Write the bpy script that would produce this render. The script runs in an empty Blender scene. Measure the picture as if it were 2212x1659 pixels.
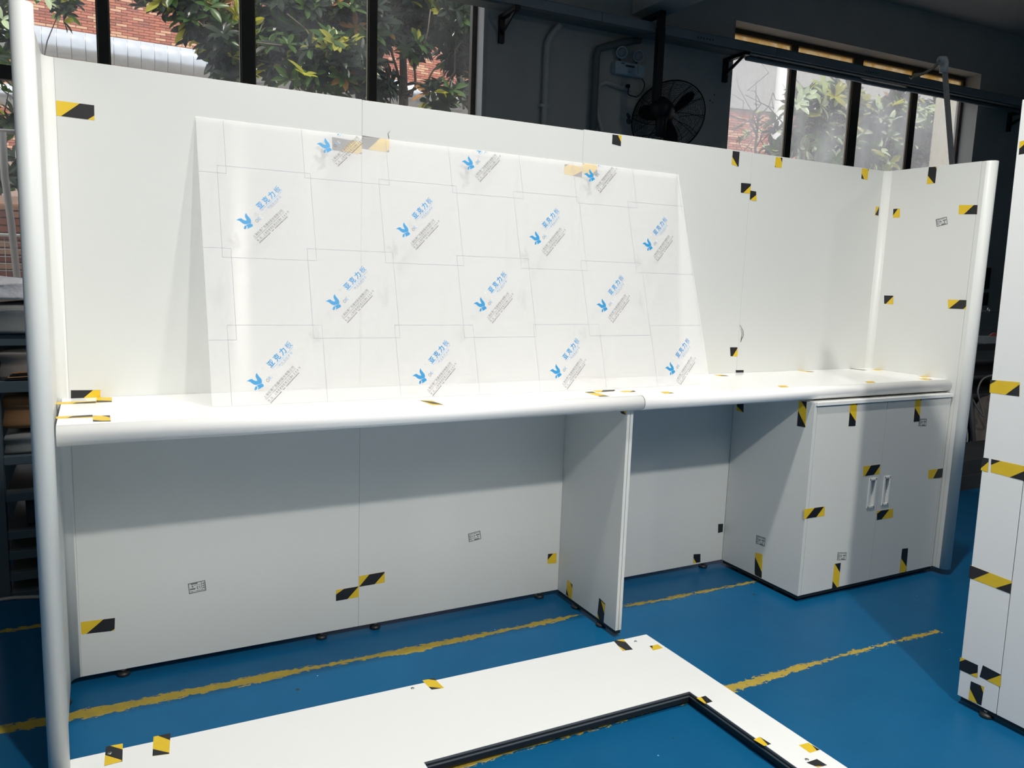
import bpy, bmesh, math, random
from mathutils import Matrix, Vector
random.seed(7)
sc = bpy.context.scene
COL = sc.collection
# ------------------------------------------------------------------ camera
CAM = Vector((0.08525, -2.70343, 1.36163))
RT = Vector((0.884743, -0.464778, 0.034799)); DN = Vector((-0.035345, -0.141355, -0.989328)); FW = Vector((0.464737, 0.874071, -0.141490))
FPX = 1693.58
cd = bpy.data.cameras.new('camera'); cam = bpy.data.objects.new('camera', cd); COL.objects.link(cam)
cd.sensor_width = 36; cd.lens = 36 * FPX / 2212; cd.clip_end = 200; cd.clip_start = 0.05
mw = Matrix.Identity(4)
for i in range(3):
    mw[i][0] = RT[i]; mw[i][1] = -DN[i]; mw[i][2] = -FW[i]; mw[i][3] = CAM[i]
cam.matrix_world = mw
sc.camera = cam
# ------------------------------------------------------------------ world, sun, lamps, added fill, exposure
w = bpy.data.worlds.new('sky'); sc.world = w; w.use_nodes = True
bg = w.node_tree.nodes['Background']; bg.inputs[0].default_value = (0.86, 0.93, 1.0, 1); bg.inputs[1].default_value = 1.7
sd = bpy.data.lights.new('sun', 'SUN'); sd.energy = 5.0; sd.angle = 0.01; sd.color = (1.0, 0.94, 0.84)
so = bpy.data.objects.new('sun', sd); COL.objects.link(so)
so.rotation_euler = Vector((0.28, 0.55, -1.15)).to_track_quat('-Z', 'Y').to_euler()
def spot(name, loc, target, power, angle, blend, radius, col):
    l = bpy.data.lights.new(name, 'SPOT'); l.energy = power; l.spot_size = math.radians(angle); l.spot_blend = blend
    l.shadow_soft_size = radius; l.color = col
    o = bpy.data.objects.new(name, l); COL.objects.link(o); o.location = loc
    o.rotation_euler = (Vector(target) - Vector(loc)).to_track_quat('-Z', 'Y').to_euler(); return o
LC = (1.0, 0.965, 0.91)
spot('high_bay_lamp', (1.15, -3.75, 3.7), (1.2, -3.1, 0), 400, 142, 0.65, 0.07, LC)       # behind the camera
spot('high_bay_lamp', (1.45, -1.40, 4.4), (1.45, -1.4, 0), 390, 124, 0.6, 0.08, LC)          # over the bench
spot('high_bay_lamp', (6.2, -4.3, 3.7), (4.0, -2.4, 0), 65, 130, 0.4, 0.12, LC)           # to the right
al = bpy.data.lights.new('overhead_fill', 'AREA'); al.shape = 'RECTANGLE'; al.size = 7; al.size_y = 4.5; al.energy = 110; al.color = (0.98, 0.99, 0.92); al.spread = math.radians(140)  # added broad fill light, standing in for unseen ceiling lamps
ao = bpy.data.objects.new('overhead_fill', al); COL.objects.link(ao); ao.location = (0.9, -4.6, 4.3); ao.rotation_euler = (math.radians(10), 0, 0)
sc.view_settings.view_transform = 'Standard'; sc.view_settings.look = 'None'; sc.view_settings.gamma = 1
sc.view_settings.use_curve_mapping = False; sc.view_settings.exposure = 0.0
try:
    sc.cycles.use_denoising = True; sc.cycles.denoiser = 'OPENIMAGEDENOISE'
    sc.cycles.max_bounces = 9; sc.cycles.transparent_max_bounces = 16; sc.cycles.sample_clamp_indirect = 4; sc.cycles.caustics_reflective = False; sc.cycles.caustics_refractive = False
except Exception: pass
# ------------------------------------------------------------------ picture ray helpers: pixel of the photograph -> world point on a real plane
def ray(u, v): return (RT * ((u - 1106) / FPX) + DN * ((v - 829.5) / FPX) + FW).normalized()
def on(u, v, p, n):
    d = ray(u, v); n = Vector(n); return CAM + d * (((Vector(p) - CAM).dot(n)) / d.dot(n))
AX = (Vector((1, 0, 0)), Vector((0, 1, 0)), Vector((0, 0, 1)))
def at(u, v, Y): return on(u, v, (0, Y, 0), AX[1])
# back wall frame
WA = math.radians(2.0); WU = Vector((math.cos(WA), -math.sin(WA), 0)); WN = Vector((-math.sin(WA), -math.cos(WA), 0)); W0 = Vector((0, 3.9, 0))
def WP(u, d, z): return W0 + WU * u + WN * d + Vector((0, 0, z))
TW = Matrix(((WU.x, WN.x, 0, W0.x), (WU.y, WN.y, 0, W0.y), (0, 0, 1, 0), (0, 0, 0, 1)))   # (u, d, z) -> world; d is out of the wall into the room
def wl(px, py, off=0.0):
    P = on(px, py, W0 + WN * off, WN); return (P - W0).dot(WU), P.z
# ------------------------------------------------------------------ materials
def S(c): return tuple(((x / 255) / 12.92 if x / 255 <= 0.04045 else ((x / 255 + 0.055) / 1.055) ** 2.4) for x in c)
def mat(name, col, rough=0.5, metal=0.0, noise=0.0, scale=20, bump=0.0, bscale=60, spec=0.5, coat=0.0, trans=0.0, stretch=None):
    m = bpy.data.materials.new(name); m.use_nodes = True; nt = m.node_tree; b = nt.nodes['Principled BSDF']
    b.inputs['Base Color'].default_value = (*col, 1); b.inputs['Roughness'].default_value = rough; b.inputs['Metallic'].default_value = metal
    b.inputs['Specular IOR Level'].default_value = spec; b.inputs['Coat Weight'].default_value = coat; b.inputs['Coat Roughness'].default_value = 0.08
    if noise or bump:
        tc = nt.nodes.new('ShaderNodeTexCoord'); mp = nt.nodes.new('ShaderNodeMapping'); nt.links.new(tc.outputs['Object'], mp.inputs[0])
        if stretch: mp.inputs['Scale'].default_value = stretch
    if noise:
        n = nt.nodes.new('ShaderNodeTexNoise'); n.inputs['Scale'].default_value = scale; n.inputs['Detail'].default_value = 5; nt.links.new(mp.outputs[0], n.inputs['Vector'])
        mx = nt.nodes.new('ShaderNodeMix'); mx.data_type = 'RGBA'
        mx.inputs['A'].default_value = (*[max(0, c * (1 - noise)) for c in col], 1); mx.inputs['B'].default_value = (*[min(1, c * (1 + noise)) for c in col], 1)
        nt.links.new(n.outputs['Fac'], mx.inputs['Factor']); nt.links.new(mx.outputs['Result'], b.inputs['Base Color'])
    if bump:
        n2 = nt.nodes.new('ShaderNodeTexNoise'); n2.inputs['Scale'].default_value = bscale; n2.inputs['Detail'].default_value = 4; nt.links.new(mp.outputs[0], n2.inputs['Vector'])
        bp = nt.nodes.new('ShaderNodeBump'); bp.inputs['Strength'].default_value = bump; bp.inputs['Distance'].default_value = 0.01
        nt.links.new(n2.outputs['Fac'], bp.inputs['Height']); nt.links.new(bp.outputs[0], b.inputs['Normal'])
    return m
M = {}
M['board'] = mat('white_laminate_lit', (0.80, 0.81, 0.80), 0.42, noise=0.015, scale=3, spec=0.4)  # same laminate as the panels, lighter colour standing in for stronger light
M['panel'] = mat('white_laminate', (0.655, 0.668, 0.65), 0.42, noise=0.015, scale=3, spec=0.4)
M['edge'] = mat('white_edge_band', (0.83, 0.845, 0.83), 0.4)
M['gloss'] = mat('white_gloss_worktop', (0.92, 0.92, 0.91), 0.2)
M['post'] = mat('white_post', (0.75, 0.77, 0.755), 0.42, spec=0.35, noise=0.03, scale=6, stretch=(1, 1, .15))
M['seam'] = mat('seam_dark', (0.10, 0.11, 0.11), 0.8)
M['seampale'] = mat('seam_grey', (0.42, 0.43, 0.43), 0.8)
M['black'] = mat('black_plastic', (0.012, 0.013, 0.014), 0.5)
M['tapeY'] = mat('tape_yellow', (0.72, 0.49, 0.02), 0.45, noise=0.06, scale=40)
M['tapeK'] = mat('tape_black', (0.012, 0.012, 0.015), 0.4)
M['ink'] = mat('black_ink', (0.13, 0.14, 0.14), 0.6)
M['inkgrey'] = mat('grey_ink', (0.15, 0.15, 0.145), 0.6)
M['inkpale'] = mat('pale_ink', (0.30, 0.30, 0.38), 0.6)
M['inkblue'] = mat('blue_ink', (0.02, 0.27, 0.56), 0.5)
M['inkfaint'] = mat('faint_ink', (0.62, 0.62, 0.66), 0.6)
M['inkblue2'] = mat('pale_blue_ink', (0.20, 0.38, 0.60), 0.5)
M['steel'] = mat('zinc_steel', (0.5, 0.5, 0.5), 0.3, metal=0.9)
M['foot'] = mat('black_foot', (0.015, 0.016, 0.018), 0.45)
M['wall'] = mat('grey_paint_wall', (0.64, 0.61, 0.55), 0.85, noise=0.12, scale=1.6, bump=0.15, bscale=25)
M['ceil'] = mat('ceiling_paint', (0.66, 0.60, 0.54), 0.9, noise=0.12, scale=1.2)
M['wallpale'] = mat('reveal_paint', (0.55, 0.54, 0.52), 0.8, noise=0.1, scale=5)
M['frame'] = mat('brown_window_frame', (0.075, 0.058, 0.045), 0.45, noise=0.2, scale=12)
M['frame2'] = mat('ochre_seal', (0.22, 0.18, 0.10), 0.6)
M['trunk'] = mat('grey_trunking', (0.34, 0.37, 0.38), 0.45, noise=0.1, scale=4)
M['trunkdark'] = mat('dark_trunking', (0.20, 0.21, 0.20), 0.6)
M['pvc'] = mat('pvc_conduit', (0.68, 0.66, 0.60), 0.5)
M['pvcwhite'] = mat('pvc_white', (0.62, 0.62, 0.60), 0.4)
M['fan'] = mat('black_fan', (0.006, 0.006, 0.008), 0.45)
M['lampbody'] = mat('pale_blue_plastic', (0.55, 0.68, 0.72), 0.4)
M['lens'] = mat('lens', (0.35, 0.36, 0.36), 0.15)
M['alu'] = mat('aluminium_cladding', (0.52, 0.53, 0.55), 0.28, metal=0.75, noise=0.15, scale=7)
M['bark'] = mat('bark', (0.11, 0.09, 0.07), 0.9, noise=0.3, scale=20)
M['mortar'] = mat('mortar', (0.33, 0.24, 0.20), 0.95)
BR = [mat('brick_red', (0.40, 0.145, 0.095), 0.9, noise=0.15, scale=9), mat('brick_dark', (0.30, 0.11, 0.08), 0.9, noise=0.15, scale=9), mat('brick_sand', (0.55, 0.31, 0.20), 0.9, noise=0.15, scale=9)]
M['concrete'] = mat('concrete', (0.36, 0.35, 0.33), 0.9, noise=0.2, scale=3)
M['rack'] = mat('blue_grey_rack', (0.055, 0.08, 0.095), 0.5, noise=0.15, scale=8)
M['card'] = mat('cardboard', (0.27, 0.14, 0.06), 0.85, noise=0.15, scale=12, stretch=(1, 1, .2))
M['foam'] = mat('foam_wrap', (0.60, 0.61, 0.65), 0.5, noise=0.15, scale=14, bump=0.5, bscale=30)
M['film'] = mat('plastic_film', (0.22, 0.23, 0.23), 0.25, noise=0.2, scale=6, bump=0.5, bscale=9)
M['sack'] = mat('pale_sack', (0.28, 0.245, 0.22), 0.8, noise=0.15, scale=6, bump=0.4, bscale=9)
M['darkthing'] = mat('dark_metal', (0.03, 0.033, 0.035), 0.6, noise=0.3, scale=9)
M['red'] = mat('faded_red', (0.35, 0.07, 0.05), 0.6)
M['cable'] = mat('grey_cable', (0.30, 0.30, 0.29), 0.5)
M['rod'] = mat('pole_metal', (0.42, 0.40, 0.38), 0.45)
M['yarn'] = mat('brown_cord', (0.38, 0.33, 0.22), 0.7)
M['dirt'] = mat('scuff', (0.36, 0.35, 0.33), 0.9)
M['grey_edge'] = mat('aluminium_channel', (0.22, 0.23, 0.24), 0.35, metal=0.5)
M['ground'] = mat('yard_ground', (0.22, 0.21, 0.19), 0.9, noise=0.2, scale=2)
M['beige'] = mat('beige_render', (0.62, 0.55, 0.42), 0.9, noise=0.08, scale=3)
def leafmat(name, c, tr):
    m = bpy.data.materials.new(name); m.use_nodes = True; nt = m.node_tree; b = nt.nodes['Principled BSDF']
    b.inputs['Base Color'].default_value = (*c, 1); b.inputs['Roughness'].default_value = 0.3; b.inputs['Specular IOR Level'].default_value = 0.2
    t = nt.nodes.new('ShaderNodeBsdfTranslucent'); t.inputs[0].default_value = (c[0] * 1.9, c[1] * 1.9, c[2] * .6, 1)
    mx = nt.nodes.new('ShaderNodeMixShader'); mx.inputs[0].default_value = tr
    nt.links.new(b.outputs[0], mx.inputs[1]); nt.links.new(t.outputs[0], mx.inputs[2]); nt.links.new(mx.outputs[0], nt.nodes['Material Output'].inputs[0]); return m
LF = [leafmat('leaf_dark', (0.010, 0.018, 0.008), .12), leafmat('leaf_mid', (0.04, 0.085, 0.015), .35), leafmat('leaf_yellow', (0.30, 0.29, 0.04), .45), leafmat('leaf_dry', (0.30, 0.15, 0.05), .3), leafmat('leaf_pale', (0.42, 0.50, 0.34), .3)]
def glassmat(name, haze, haze_var, tint, scale=2.2, gloss=0.05):
    m = bpy.data.materials.new(name); m.use_nodes = True; nt = m.node_tree; nt.nodes.remove(nt.nodes['Principled BSDF'])
    tr = nt.nodes.new('ShaderNodeBsdfTransparent'); gl = nt.nodes.new('ShaderNodeBsdfGlossy'); gl.inputs['Roughness'].default_value = 0.05
    tl = nt.nodes.new('ShaderNodeBsdfTranslucent'); tl.inputs[0].default_value = (*tint, 1)
    tc = nt.nodes.new('ShaderNodeTexCoord'); n = nt.nodes.new('ShaderNodeTexNoise'); n.inputs['Scale'].default_value = scale; n.inputs['Detail'].default_value = 6
    mp = nt.nodes.new('ShaderNodeMapping'); mp.inputs['Scale'].default_value = (1, 1, .55); nt.links.new(tc.outputs['Object'], mp.inputs[0]); nt.links.new(mp.outputs[0], n.inputs['Vector'])
    r = nt.nodes.new('ShaderNodeMapRange'); r.inputs['From Min'].default_value = .3; r.inputs['From Max'].default_value = .7
    r.inputs['To Min'].default_value = max(0, haze - haze_var); r.inputs['To Max'].default_value = haze + haze_var; nt.links.new(n.outputs['Fac'], r.inputs['Value'])
    m1 = nt.nodes.new('ShaderNodeMixShader'); nt.links.new(r.outputs[0], m1.inputs[0]); nt.links.new(tr.outputs[0], m1.inputs[1]); nt.links.new(tl.outputs[0], m1.inputs[2])
    m2 = nt.nodes.new('ShaderNodeMixShader'); m2.inputs[0].default_value = gloss; nt.links.new(m1.outputs[0], m2.inputs[1]); nt.links.new(gl.outputs[0], m2.inputs[2])
    nt.links.new(m2.outputs[0], nt.nodes['Material Output'].inputs[0]); return m
M['glassL'] = glassmat('dusty_glass', 0.025, 0.03, (0.8, 0.8, 0.82))
M['glassR'] = glassmat('grimy_glass', 0.27, 0.13, (0.95, 0.96, 1.0))
M['amber'] = glassmat('amber_reeded_glass', 0.72, 0.26, (0.75, 0.55, 0.22), 14)
def sheetmat():
    m = bpy.data.materials.new('film_covered_acrylic'); m.use_nodes = True; nt = m.node_tree; b = nt.nodes['Principled BSDF']
    b.inputs['Base Color'].default_value = (0.93, 0.92, 0.93, 1); b.inputs['Roughness'].default_value = 0.6; b.inputs['Specular IOR Level'].default_value = 0.05
    tr = nt.nodes.new('ShaderNodeBsdfTransparent')
    tl = nt.nodes.new('ShaderNodeBsdfTranslucent'); tl.inputs[0].default_value = (0.99, 0.985, 0.99, 1)
    mA = nt.nodes.new('ShaderNodeMixShader'); mA.inputs[0].default_value = 0.14; nt.links.new(b.outputs[0], mA.inputs[1]); nt.links.new(tl.outputs[0], mA.inputs[2])
    mB = nt.nodes.new('ShaderNodeMixShader'); mB.inputs[0].default_value = 0.60; nt.links.new(mA.outputs[0], mB.inputs[1]); nt.links.new(tr.outputs[0], mB.inputs[2])
    an = nt.nodes.new('ShaderNodeBsdfAnisotropic'); an.inputs['Roughness'].default_value = 0.15; an.inputs['Anisotropy'].default_value = 0.82; an.inputs['Color'].default_value = (1, .95, .88, 1)
    tg = nt.nodes.new('ShaderNodeCombineXYZ'); tg.inputs[0].default_value = 1.0; nt.links.new(tg.outputs[0], an.inputs['Tangent'])
    mC = nt.nodes.new('ShaderNodeMixShader'); mC.inputs[0].default_value = 0.0018; nt.links.new(mB.outputs[0], mC.inputs[1]); nt.links.new(an.outputs[0], mC.inputs[2])
    nt.links.new(mC.outputs[0], nt.nodes['Material Output'].inputs[0]); return m
M['sheet'] = sheetmat()
M['clear'] = glassmat('clear_edge', 0.04, 0.02, (0.95, 0.96, 1.0), 2.2, 0.0)
def floormat():
    m = bpy.data.materials.new('blue_epoxy_floor'); m.use_nodes = True; nt = m.node_tree; b = nt.nodes['Principled BSDF']; L = nt.links
    tc = nt.nodes.new('ShaderNodeTexCoord'); sp = nt.nodes.new('ShaderNodeSeparateXYZ'); L.new(tc.outputs['Object'], sp.inputs[0])
    def math_(op, a, c=None, d=None):
        n = nt.nodes.new('ShaderNodeMath'); n.operation = op
        for i, x in enumerate((a, c, d)):
            if x is None: continue
            if isinstance(x, (int, float)): n.inputs[i].default_value = x
            else: L.new(x, n.inputs[i])
        return n.outputs[0]
    def noise(scale, detail=5, vec=None, st=None):
        n = nt.nodes.new('ShaderNodeTexNoise'); n.inputs['Scale'].default_value = scale; n.inputs['Detail'].default_value = detail; n.inputs['Roughness'].default_value = .65
        if st:
            mp = nt.nodes.new('ShaderNodeMapping'); mp.inputs['Scale'].default_value = st; L.new(tc.outputs['Object'], mp.inputs[0]); L.new(mp.outputs[0], n.inputs['Vector'])
        else: L.new(tc.outputs['Object'], n.inputs['Vector'])
        return n.outputs['Fac']
    X, Y = sp.outputs['X'], sp.outputs['Y']
    wob = math_('MULTIPLY', math_('SUBTRACT', noise(1.3, 1), .5), .035)
    chip = noise(42, 8, st=(1, 2.4, 1))
    big = noise(2.6, 3)
    def line(y0, sl, hw, x0, x1, base, slope, wc):
        d = math_('ABSOLUTE', math_('SUBTRACT', math_('ADD', Y, wob), math_('MULTIPLY_ADD', X, sl, y0)))
        edge = math_('SUBTRACT', hw, d)                                  # >0 inside
        e = math_('MULTIPLY', edge, 14.0)                                 # wear eats in from the edges
        wear = math_('ADD', math_('MULTIPLY', math_('SUBTRACT', X, wc), slope), base)
        v = math_('ADD', math_('ADD', math_('SUBTRACT', chip, wear), e), math_('MULTIPLY', math_('SUBTRACT', big, .5), .9))
        k = math_('GREATER_THAN', v, .5)
        k = math_('MULTIPLY', k, math_('GREATER_THAN', edge, 0)); k = math_('MULTIPLY', k, math_('GREATER_THAN', X, x0)); return math_('MULTIPLY', k, math_('LESS_THAN', X, x1))
    l1 = line(-0.175, -.012, .038, -4, 2.75, 0.26, .085, 0); l2 = line(-0.845, -.016, .042, 0.2, 3.02, 0.25, .17, 1.4); l3 = line(0.53, 0.0, .030, -3, 3, 0.22, 0.0, 0)
    mask = math_('MAXIMUM', math_('MAXIMUM', l1, l2), l3)
    cr = nt.nodes.new('ShaderNodeMix'); cr.data_type = 'RGBA'; cr.inputs['A'].default_value = (0.003, 0.066, 0.170, 1); cr.inputs['B'].default_value = (0.006, 0.120, 0.265, 1)
    L.new(noise(1.5, 6), cr.inputs['Factor'])
    yl = nt.nodes.new('ShaderNodeMix'); yl.data_type = 'RGBA'; yl.inputs['A'].default_value = (0.26, 0.22, 0.06, 1); yl.inputs['B'].default_value = (0.56, 0.39, 0.05, 1); L.new(noise(26, 6), yl.inputs['Factor'])
    # dark specks and white crumbs
    vo = nt.nodes.new('ShaderNodeTexVoronoi'); vo.inputs['Scale'].default_value = 7; L.new(tc.outputs['Object'], vo.inputs['Vector'])
    speck = math_('LESS_THAN', vo.outputs['Distance'], math_('MULTIPLY', math_('GREATER_THAN', vo.outputs['Color'], .52), .045))
    vw = nt.nodes.new('ShaderNodeTexVoronoi'); vw.inputs['Scale'].default_value = 13; L.new(tc.outputs['Object'], vw.inputs['Vector'])
    crumb = math_('LESS_THAN', vw.outputs['Distance'], math_('MULTIPLY', math_('GREATER_THAN', vw.outputs['Color'], .6), .035))
    m0 = nt.nodes.new('ShaderNodeMix'); m0.data_type = 'RGBA'; L.new(speck, m0.inputs['Factor']); L.new(cr.outputs['Result'], m0.inputs['A']); m0.inputs['B'].default_value = (0.03, 0.045, 0.05, 1)
    m1 = nt.nodes.new('ShaderNodeMix'); m1.data_type = 'RGBA'; L.new(crumb, m1.inputs['Factor']); L.new(m0.outputs['Result'], m1.inputs['A']); m1.inputs['B'].default_value = (0.25, 0.45, 0.55, 1)
    m2 = nt.nodes.new('ShaderNodeMix'); m2.data_type = 'RGBA'; L.new(mask, m2.inputs['Factor']); L.new(m1.outputs['Result'], m2.inputs['A']); L.new(yl.outputs['Result'], m2.inputs['B'])
    L.new(m2.outputs['Result'], b.inputs['Base Color'])
    rr = nt.nodes.new('ShaderNodeMapRange'); b.inputs['Specular IOR Level'].default_value = .16; rr.inputs['To Min'].default_value = .26; rr.inputs['To Max'].default_value = .46; L.new(noise(5, 5), rr.inputs['Value'])
    L.new(math_('ADD', rr.outputs[0], math_('MULTIPLY', mask, .35)), b.inputs['Roughness'])
    bp = nt.nodes.new('ShaderNodeBump'); bp.inputs['Strength'].default_value = .12; bp.inputs['Distance'].default_value = .01; L.new(noise(4, 3), bp.inputs['Height']); L.new(bp.outputs[0], b.inputs['Normal'])
    return m
M['floor'] = floormat()
# ------------------------------------------------------------------ mesh helpers
def origin(o):
    v = Vector((0, 0, 0))
    while o is not None: v += o.location; o = o.parent
    return v
class MB:
    def __init__(s, T=None): s.v = []; s.f = []; s.mi = []; s.T = T; s.sm = []
    def add(s, vs, fs, mi=0, smooth=False):
        k = len(s.v)
        for p in vs:
            p = Vector(p); s.v.append(s.T @ p if s.T else p)
        for f in fs: s.f.append([i + k for i in f]); s.mi.append(mi); s.sm.append(smooth)
    def box(s, a, b, mi=0):
        x0, y0, z0 = [min(p, q) for p, q in zip(a, b)]; x1, y1, z1 = [max(p, q) for p, q in zip(a, b)]
        s.add([(x0, y0, z0), (x1, y0, z0), (x1, y1, z0), (x0, y1, z0), (x0, y0, z1), (x1, y0, z1), (x1, y1, z1), (x0, y1, z1)],
              [(0, 3, 2, 1), (4, 5, 6, 7), (0, 1, 5, 4), (1, 2, 6, 5), (2, 3, 7, 6), (3, 0, 4, 7)], mi)
    def prism(s, poly, ax, a0, a1, mi=0, smooth=False):
        # poly: 2D list in the two other axes (order x<y<z), extruded along ax
        def P(p, a):
            q = list(p); q.insert(ax, a); return q
        n = len(poly)
        s.add([P(p, a0) for p in poly] + [P(p, a1) for p in poly], [[(i), (i + 1) % n, (i + 1) % n + n, i + n] for i in range(n)], mi, smooth)
        k = len(s.v) - 2 * n
        s.f.append([k + i for i in range(n)][::-1]); s.mi.append(mi); s.sm.append(False); s.f.append([k + n + i for i in range(n)]); s.mi.append(mi); s.sm.append(False)
    def tube(s, pts, r, n=8, mi=0, closed=False, caps=True):
        pts = [Vector(p) for p in pts]; N = len(pts); rs = r if isinstance(r, (list, tuple)) else [r] * N
        vs = []; up = None
        for i, p in enumerate(pts):
            if closed: d = pts[(i + 1) % N] - pts[i - 1]
            else: d = pts[min(i + 1, N - 1)] - pts[max(i - 1, 0)]
            d.normalize()
            if up is None: up = Vector((0, 0, 1)) if abs(d.z) < .9 else Vector((1, 0, 0))
            a = d.cross(up).normalized(); b = a.cross(d).normalized(); up = b
            for k in range(n):
                t = 2 * math.pi * k / n; vs.append(p + (a * math.cos(t) + b * math.sin(t)) * rs[i])
        fs = []
        for i in range(N if closed else N - 1):
            j = (i + 1) % N
            for k in range(n): fs.append((i * n + k, i * n + (k + 1) % n, j * n + (k + 1) % n, j * n + k))
        if not closed and caps: fs.append(tuple(range(n))[::-1]); fs.append(tuple(range((N - 1) * n, N * n)))
        s.add(vs, fs, mi, True)
    def lathe(s, prof, o, axis, n=20, mi=0):
        axis = Vector(axis).normalized(); up = Vector((0, 0, 1)) if abs(axis.z) < .9 else Vector((1, 0, 0)); a = axis.cross(up).normalized(); b = axis.cross(a); o = Vector(o)
        vs = []
        for (r, h) in prof:
            for k in range(n):
                t = 2 * math.pi * k / n; vs.append(o + axis * h + (a * math.cos(t) + b * math.sin(t)) * r)
        fs = [(i * n + k, i * n + (k + 1) % n, (i + 1) * n + (k + 1) % n, (i + 1) * n + k) for i in range(len(prof) - 1) for k in range(n)]
        fs.append(tuple(range(n))[::-1]); fs.append(tuple(range((len(prof) - 1) * n, len(prof) * n)))
        s.add(vs, fs, mi, True)
    def build(s, name, mats, parent=None, bevel=0, **props):
        if not isinstance(mats, (list, tuple)): mats = [mats]
        me = bpy.data.meshes.new(name); o = bpy.data.objects.new(name, me); COL.objects.link(o)
        off = origin(parent) if parent else Vector((0, 0, 0))
        if not parent:
            c = Vector((sum(v.x for v in s.v), sum(v.y for v in s.v), 0)) / max(1, len(s.v)); c.z = min(v.z for v in s.v); o.location = c if props.get('kind') != 'structure' else (0, 0, 0)
            off = o.location.copy()
        me.from_pydata([tuple(v - off) for v in s.v], [], s.f)
        for m in mats: me.materials.append(M[m] if isinstance(m, str) else m)
        for p, mi, sm in zip(me.polygons, s.mi, s.sm): p.material_index = mi; p.use_smooth = sm
        bm = bmesh.new(); bm.from_mesh(me); bmesh.ops.recalc_face_normals(bm, faces=bm.faces); bm.to_mesh(me); bm.free()
        if parent: o.parent = parent
        if bevel:
            b = o.modifiers.new('bevel', 'BEVEL'); b.width = bevel; b.segments = 2; b.limit_method = 'ANGLE'
        for k, v in props.items(): o[k] = v
        return o
def spline(P, n=6):
    P = [Vector(p) for p in P]; out = []
    for i in range(len(P) - 1):
        a, b, c, d = P[max(i - 1, 0)], P[i], P[i + 1], P[min(i + 2, len(P) - 1)]
        for k in range(n):
            t = k / n; out.append(.5 * ((2 * b) + (c - a) * t + (2 * a - 5 * b + 4 * c - d) * t * t + (3 * b - a - 3 * c + d) * t ** 3))
    return out + [P[-1]]
def thing(name, loc, label, cat, group=None):
    o = bpy.data.objects.new(name, None); COL.objects.link(o); o.location = loc; o.empty_display_size = .1; o['label'] = label; o['category'] = cat
    if group: o['group'] = group
    return o
def arc(cx, cy, r, a0, a1, n): return [(cx + r * math.cos(math.radians(a0 + (a1 - a0) * i / n)), cy + r * math.sin(math.radians(a0 + (a1 - a0) * i / n))) for i in range(n + 1)]
# tape: thin two-colour strip stuck on a plane; quad given as picture corners TL,TR,BR,BL on plane (p,n); polys in uv carry the other colour
def tape(parent, quad, p, n, base, polys, name='hazard_tape', world=None, mats=None, th=0.0005):
    n = Vector(n).normalized(); q = world or [on(u, v, p, n) for (u, v) in quad]
    if (CAM - q[0]).dot(n) < 0: n = -n
    mb = MB()
    def uv(u, v, h): return q[0] * (1 - u) * (1 - v) + q[1] * u * (1 - v) + q[2] * u * v + q[3] * (1 - u) * v + n * h
    lo = [uv(*c, 0.00005) for c in ((0, 0), (1, 0), (1, 1), (0, 1))]; hi = [uv(*c, th) for c in ((0, 0), (1, 0), (1, 1), (0, 1))]
    ib = 0 if base == 'Y' else 1
    mb.add(lo + hi, [(4, 5, 6, 7), (0, 1, 5, 4), (1, 2, 6, 5), (2, 3, 7, 6), (3, 0, 4, 7)], ib)
    for pl in polys: mb.add([uv(u, v, th + .0003) for u, v in pl], [list(range(len(pl)))], 1 - ib)
    return mb.build(name, mats or ['tapeY', 'tapeK'], parent)
def foot(parent, x, y, zt, dark=True):
    mb = MB(); mb.lathe([(.019, 0), (.021, .004), (.019, .011), (.010, .015)], (x, y, 0), (0, 0, 1), 16, 0); mb.lathe([(.005, .014), (.005, zt)], (x, y, 0), (0, 0, 1), 10, 1)
    mb.lathe([(.0095, .017), (.0095, .022)], (x, y, 0), (0, 0, 1), 6, 1)
    return mb.build('levelling_foot', ['foot', 'steel'], parent)
def text_mesh(s, size, bold=0.0, stretch=1.0, align='LEFT'):
    c = bpy.data.curves.new('txt', 'FONT'); c.body = s; c.size = size; c.offset = bold; c.align_x = align; c.resolution_u = 2
    o = bpy.data.objects.new('txt', c); COL.objects.link(o); bpy.context.view_layer.update()
    me = bpy.data.meshes.new_from_object(o.evaluated_get(bpy.context.evaluated_depsgraph_get()))
    V = [(v.co.x * stretch, v.co.y) for v in me.vertices]; F = [tuple(p.vertices) for p in me.polygons]
    bpy.data.objects.remove(o); bpy.data.curves.remove(c); bpy.data.meshes.remove(me); return V, F
# ------------------------------------------------------------------ the setting
ZC, ZU, H, ZB = 0.934, 0.879, 1.924, 0.03
m = MB(); m.add([(-4.5, -9, 0), (15, -9, 0), (15, 4.2, 0), (-4.5, 4.2, 0)], [(0, 1, 2, 3)]); m.build('floor', 'floor', kind='structure')
m = MB(); m.box((-4.6, -9.1, 4.5), (15.1, 4.4, 4.7)); m.build('ceiling', 'ceil', kind='structure')
m = MB(); m.box((-4.7, -9.1, -0.1), (-4.5, 4.3, 4.5)); m.build('wall_left', 'wall', kind='structure')
m = MB(); m.box((15.0, -9.1, -0.1), (15.2, 4.0, 4.5)); m.build('wall_right', 'wall', kind='structure')
m = MB(); m.box((-4.7, -9.2, -0.1), (15.2, -9.0, 4.5)); m.build('wall_front', 'wall', kind='structure')
LW0, LW1, LZ0, LZ1 = -0.86, 3.165, 1.12, 3.965       # left window opening in wall coordinates
RW0, RW1, RZ0, RZ1 = 5.90, 9.785, 1.12, 3.965
m = MB(TW)
m.box((-4.6, -.28, -.1), (LW0, 0, 4.5)); m.box((LW0, -.28, -.1), (LW1, 0, LZ0)); m.box((LW0, -.28, LZ1), (LW1, 0, 4.5))
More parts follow.
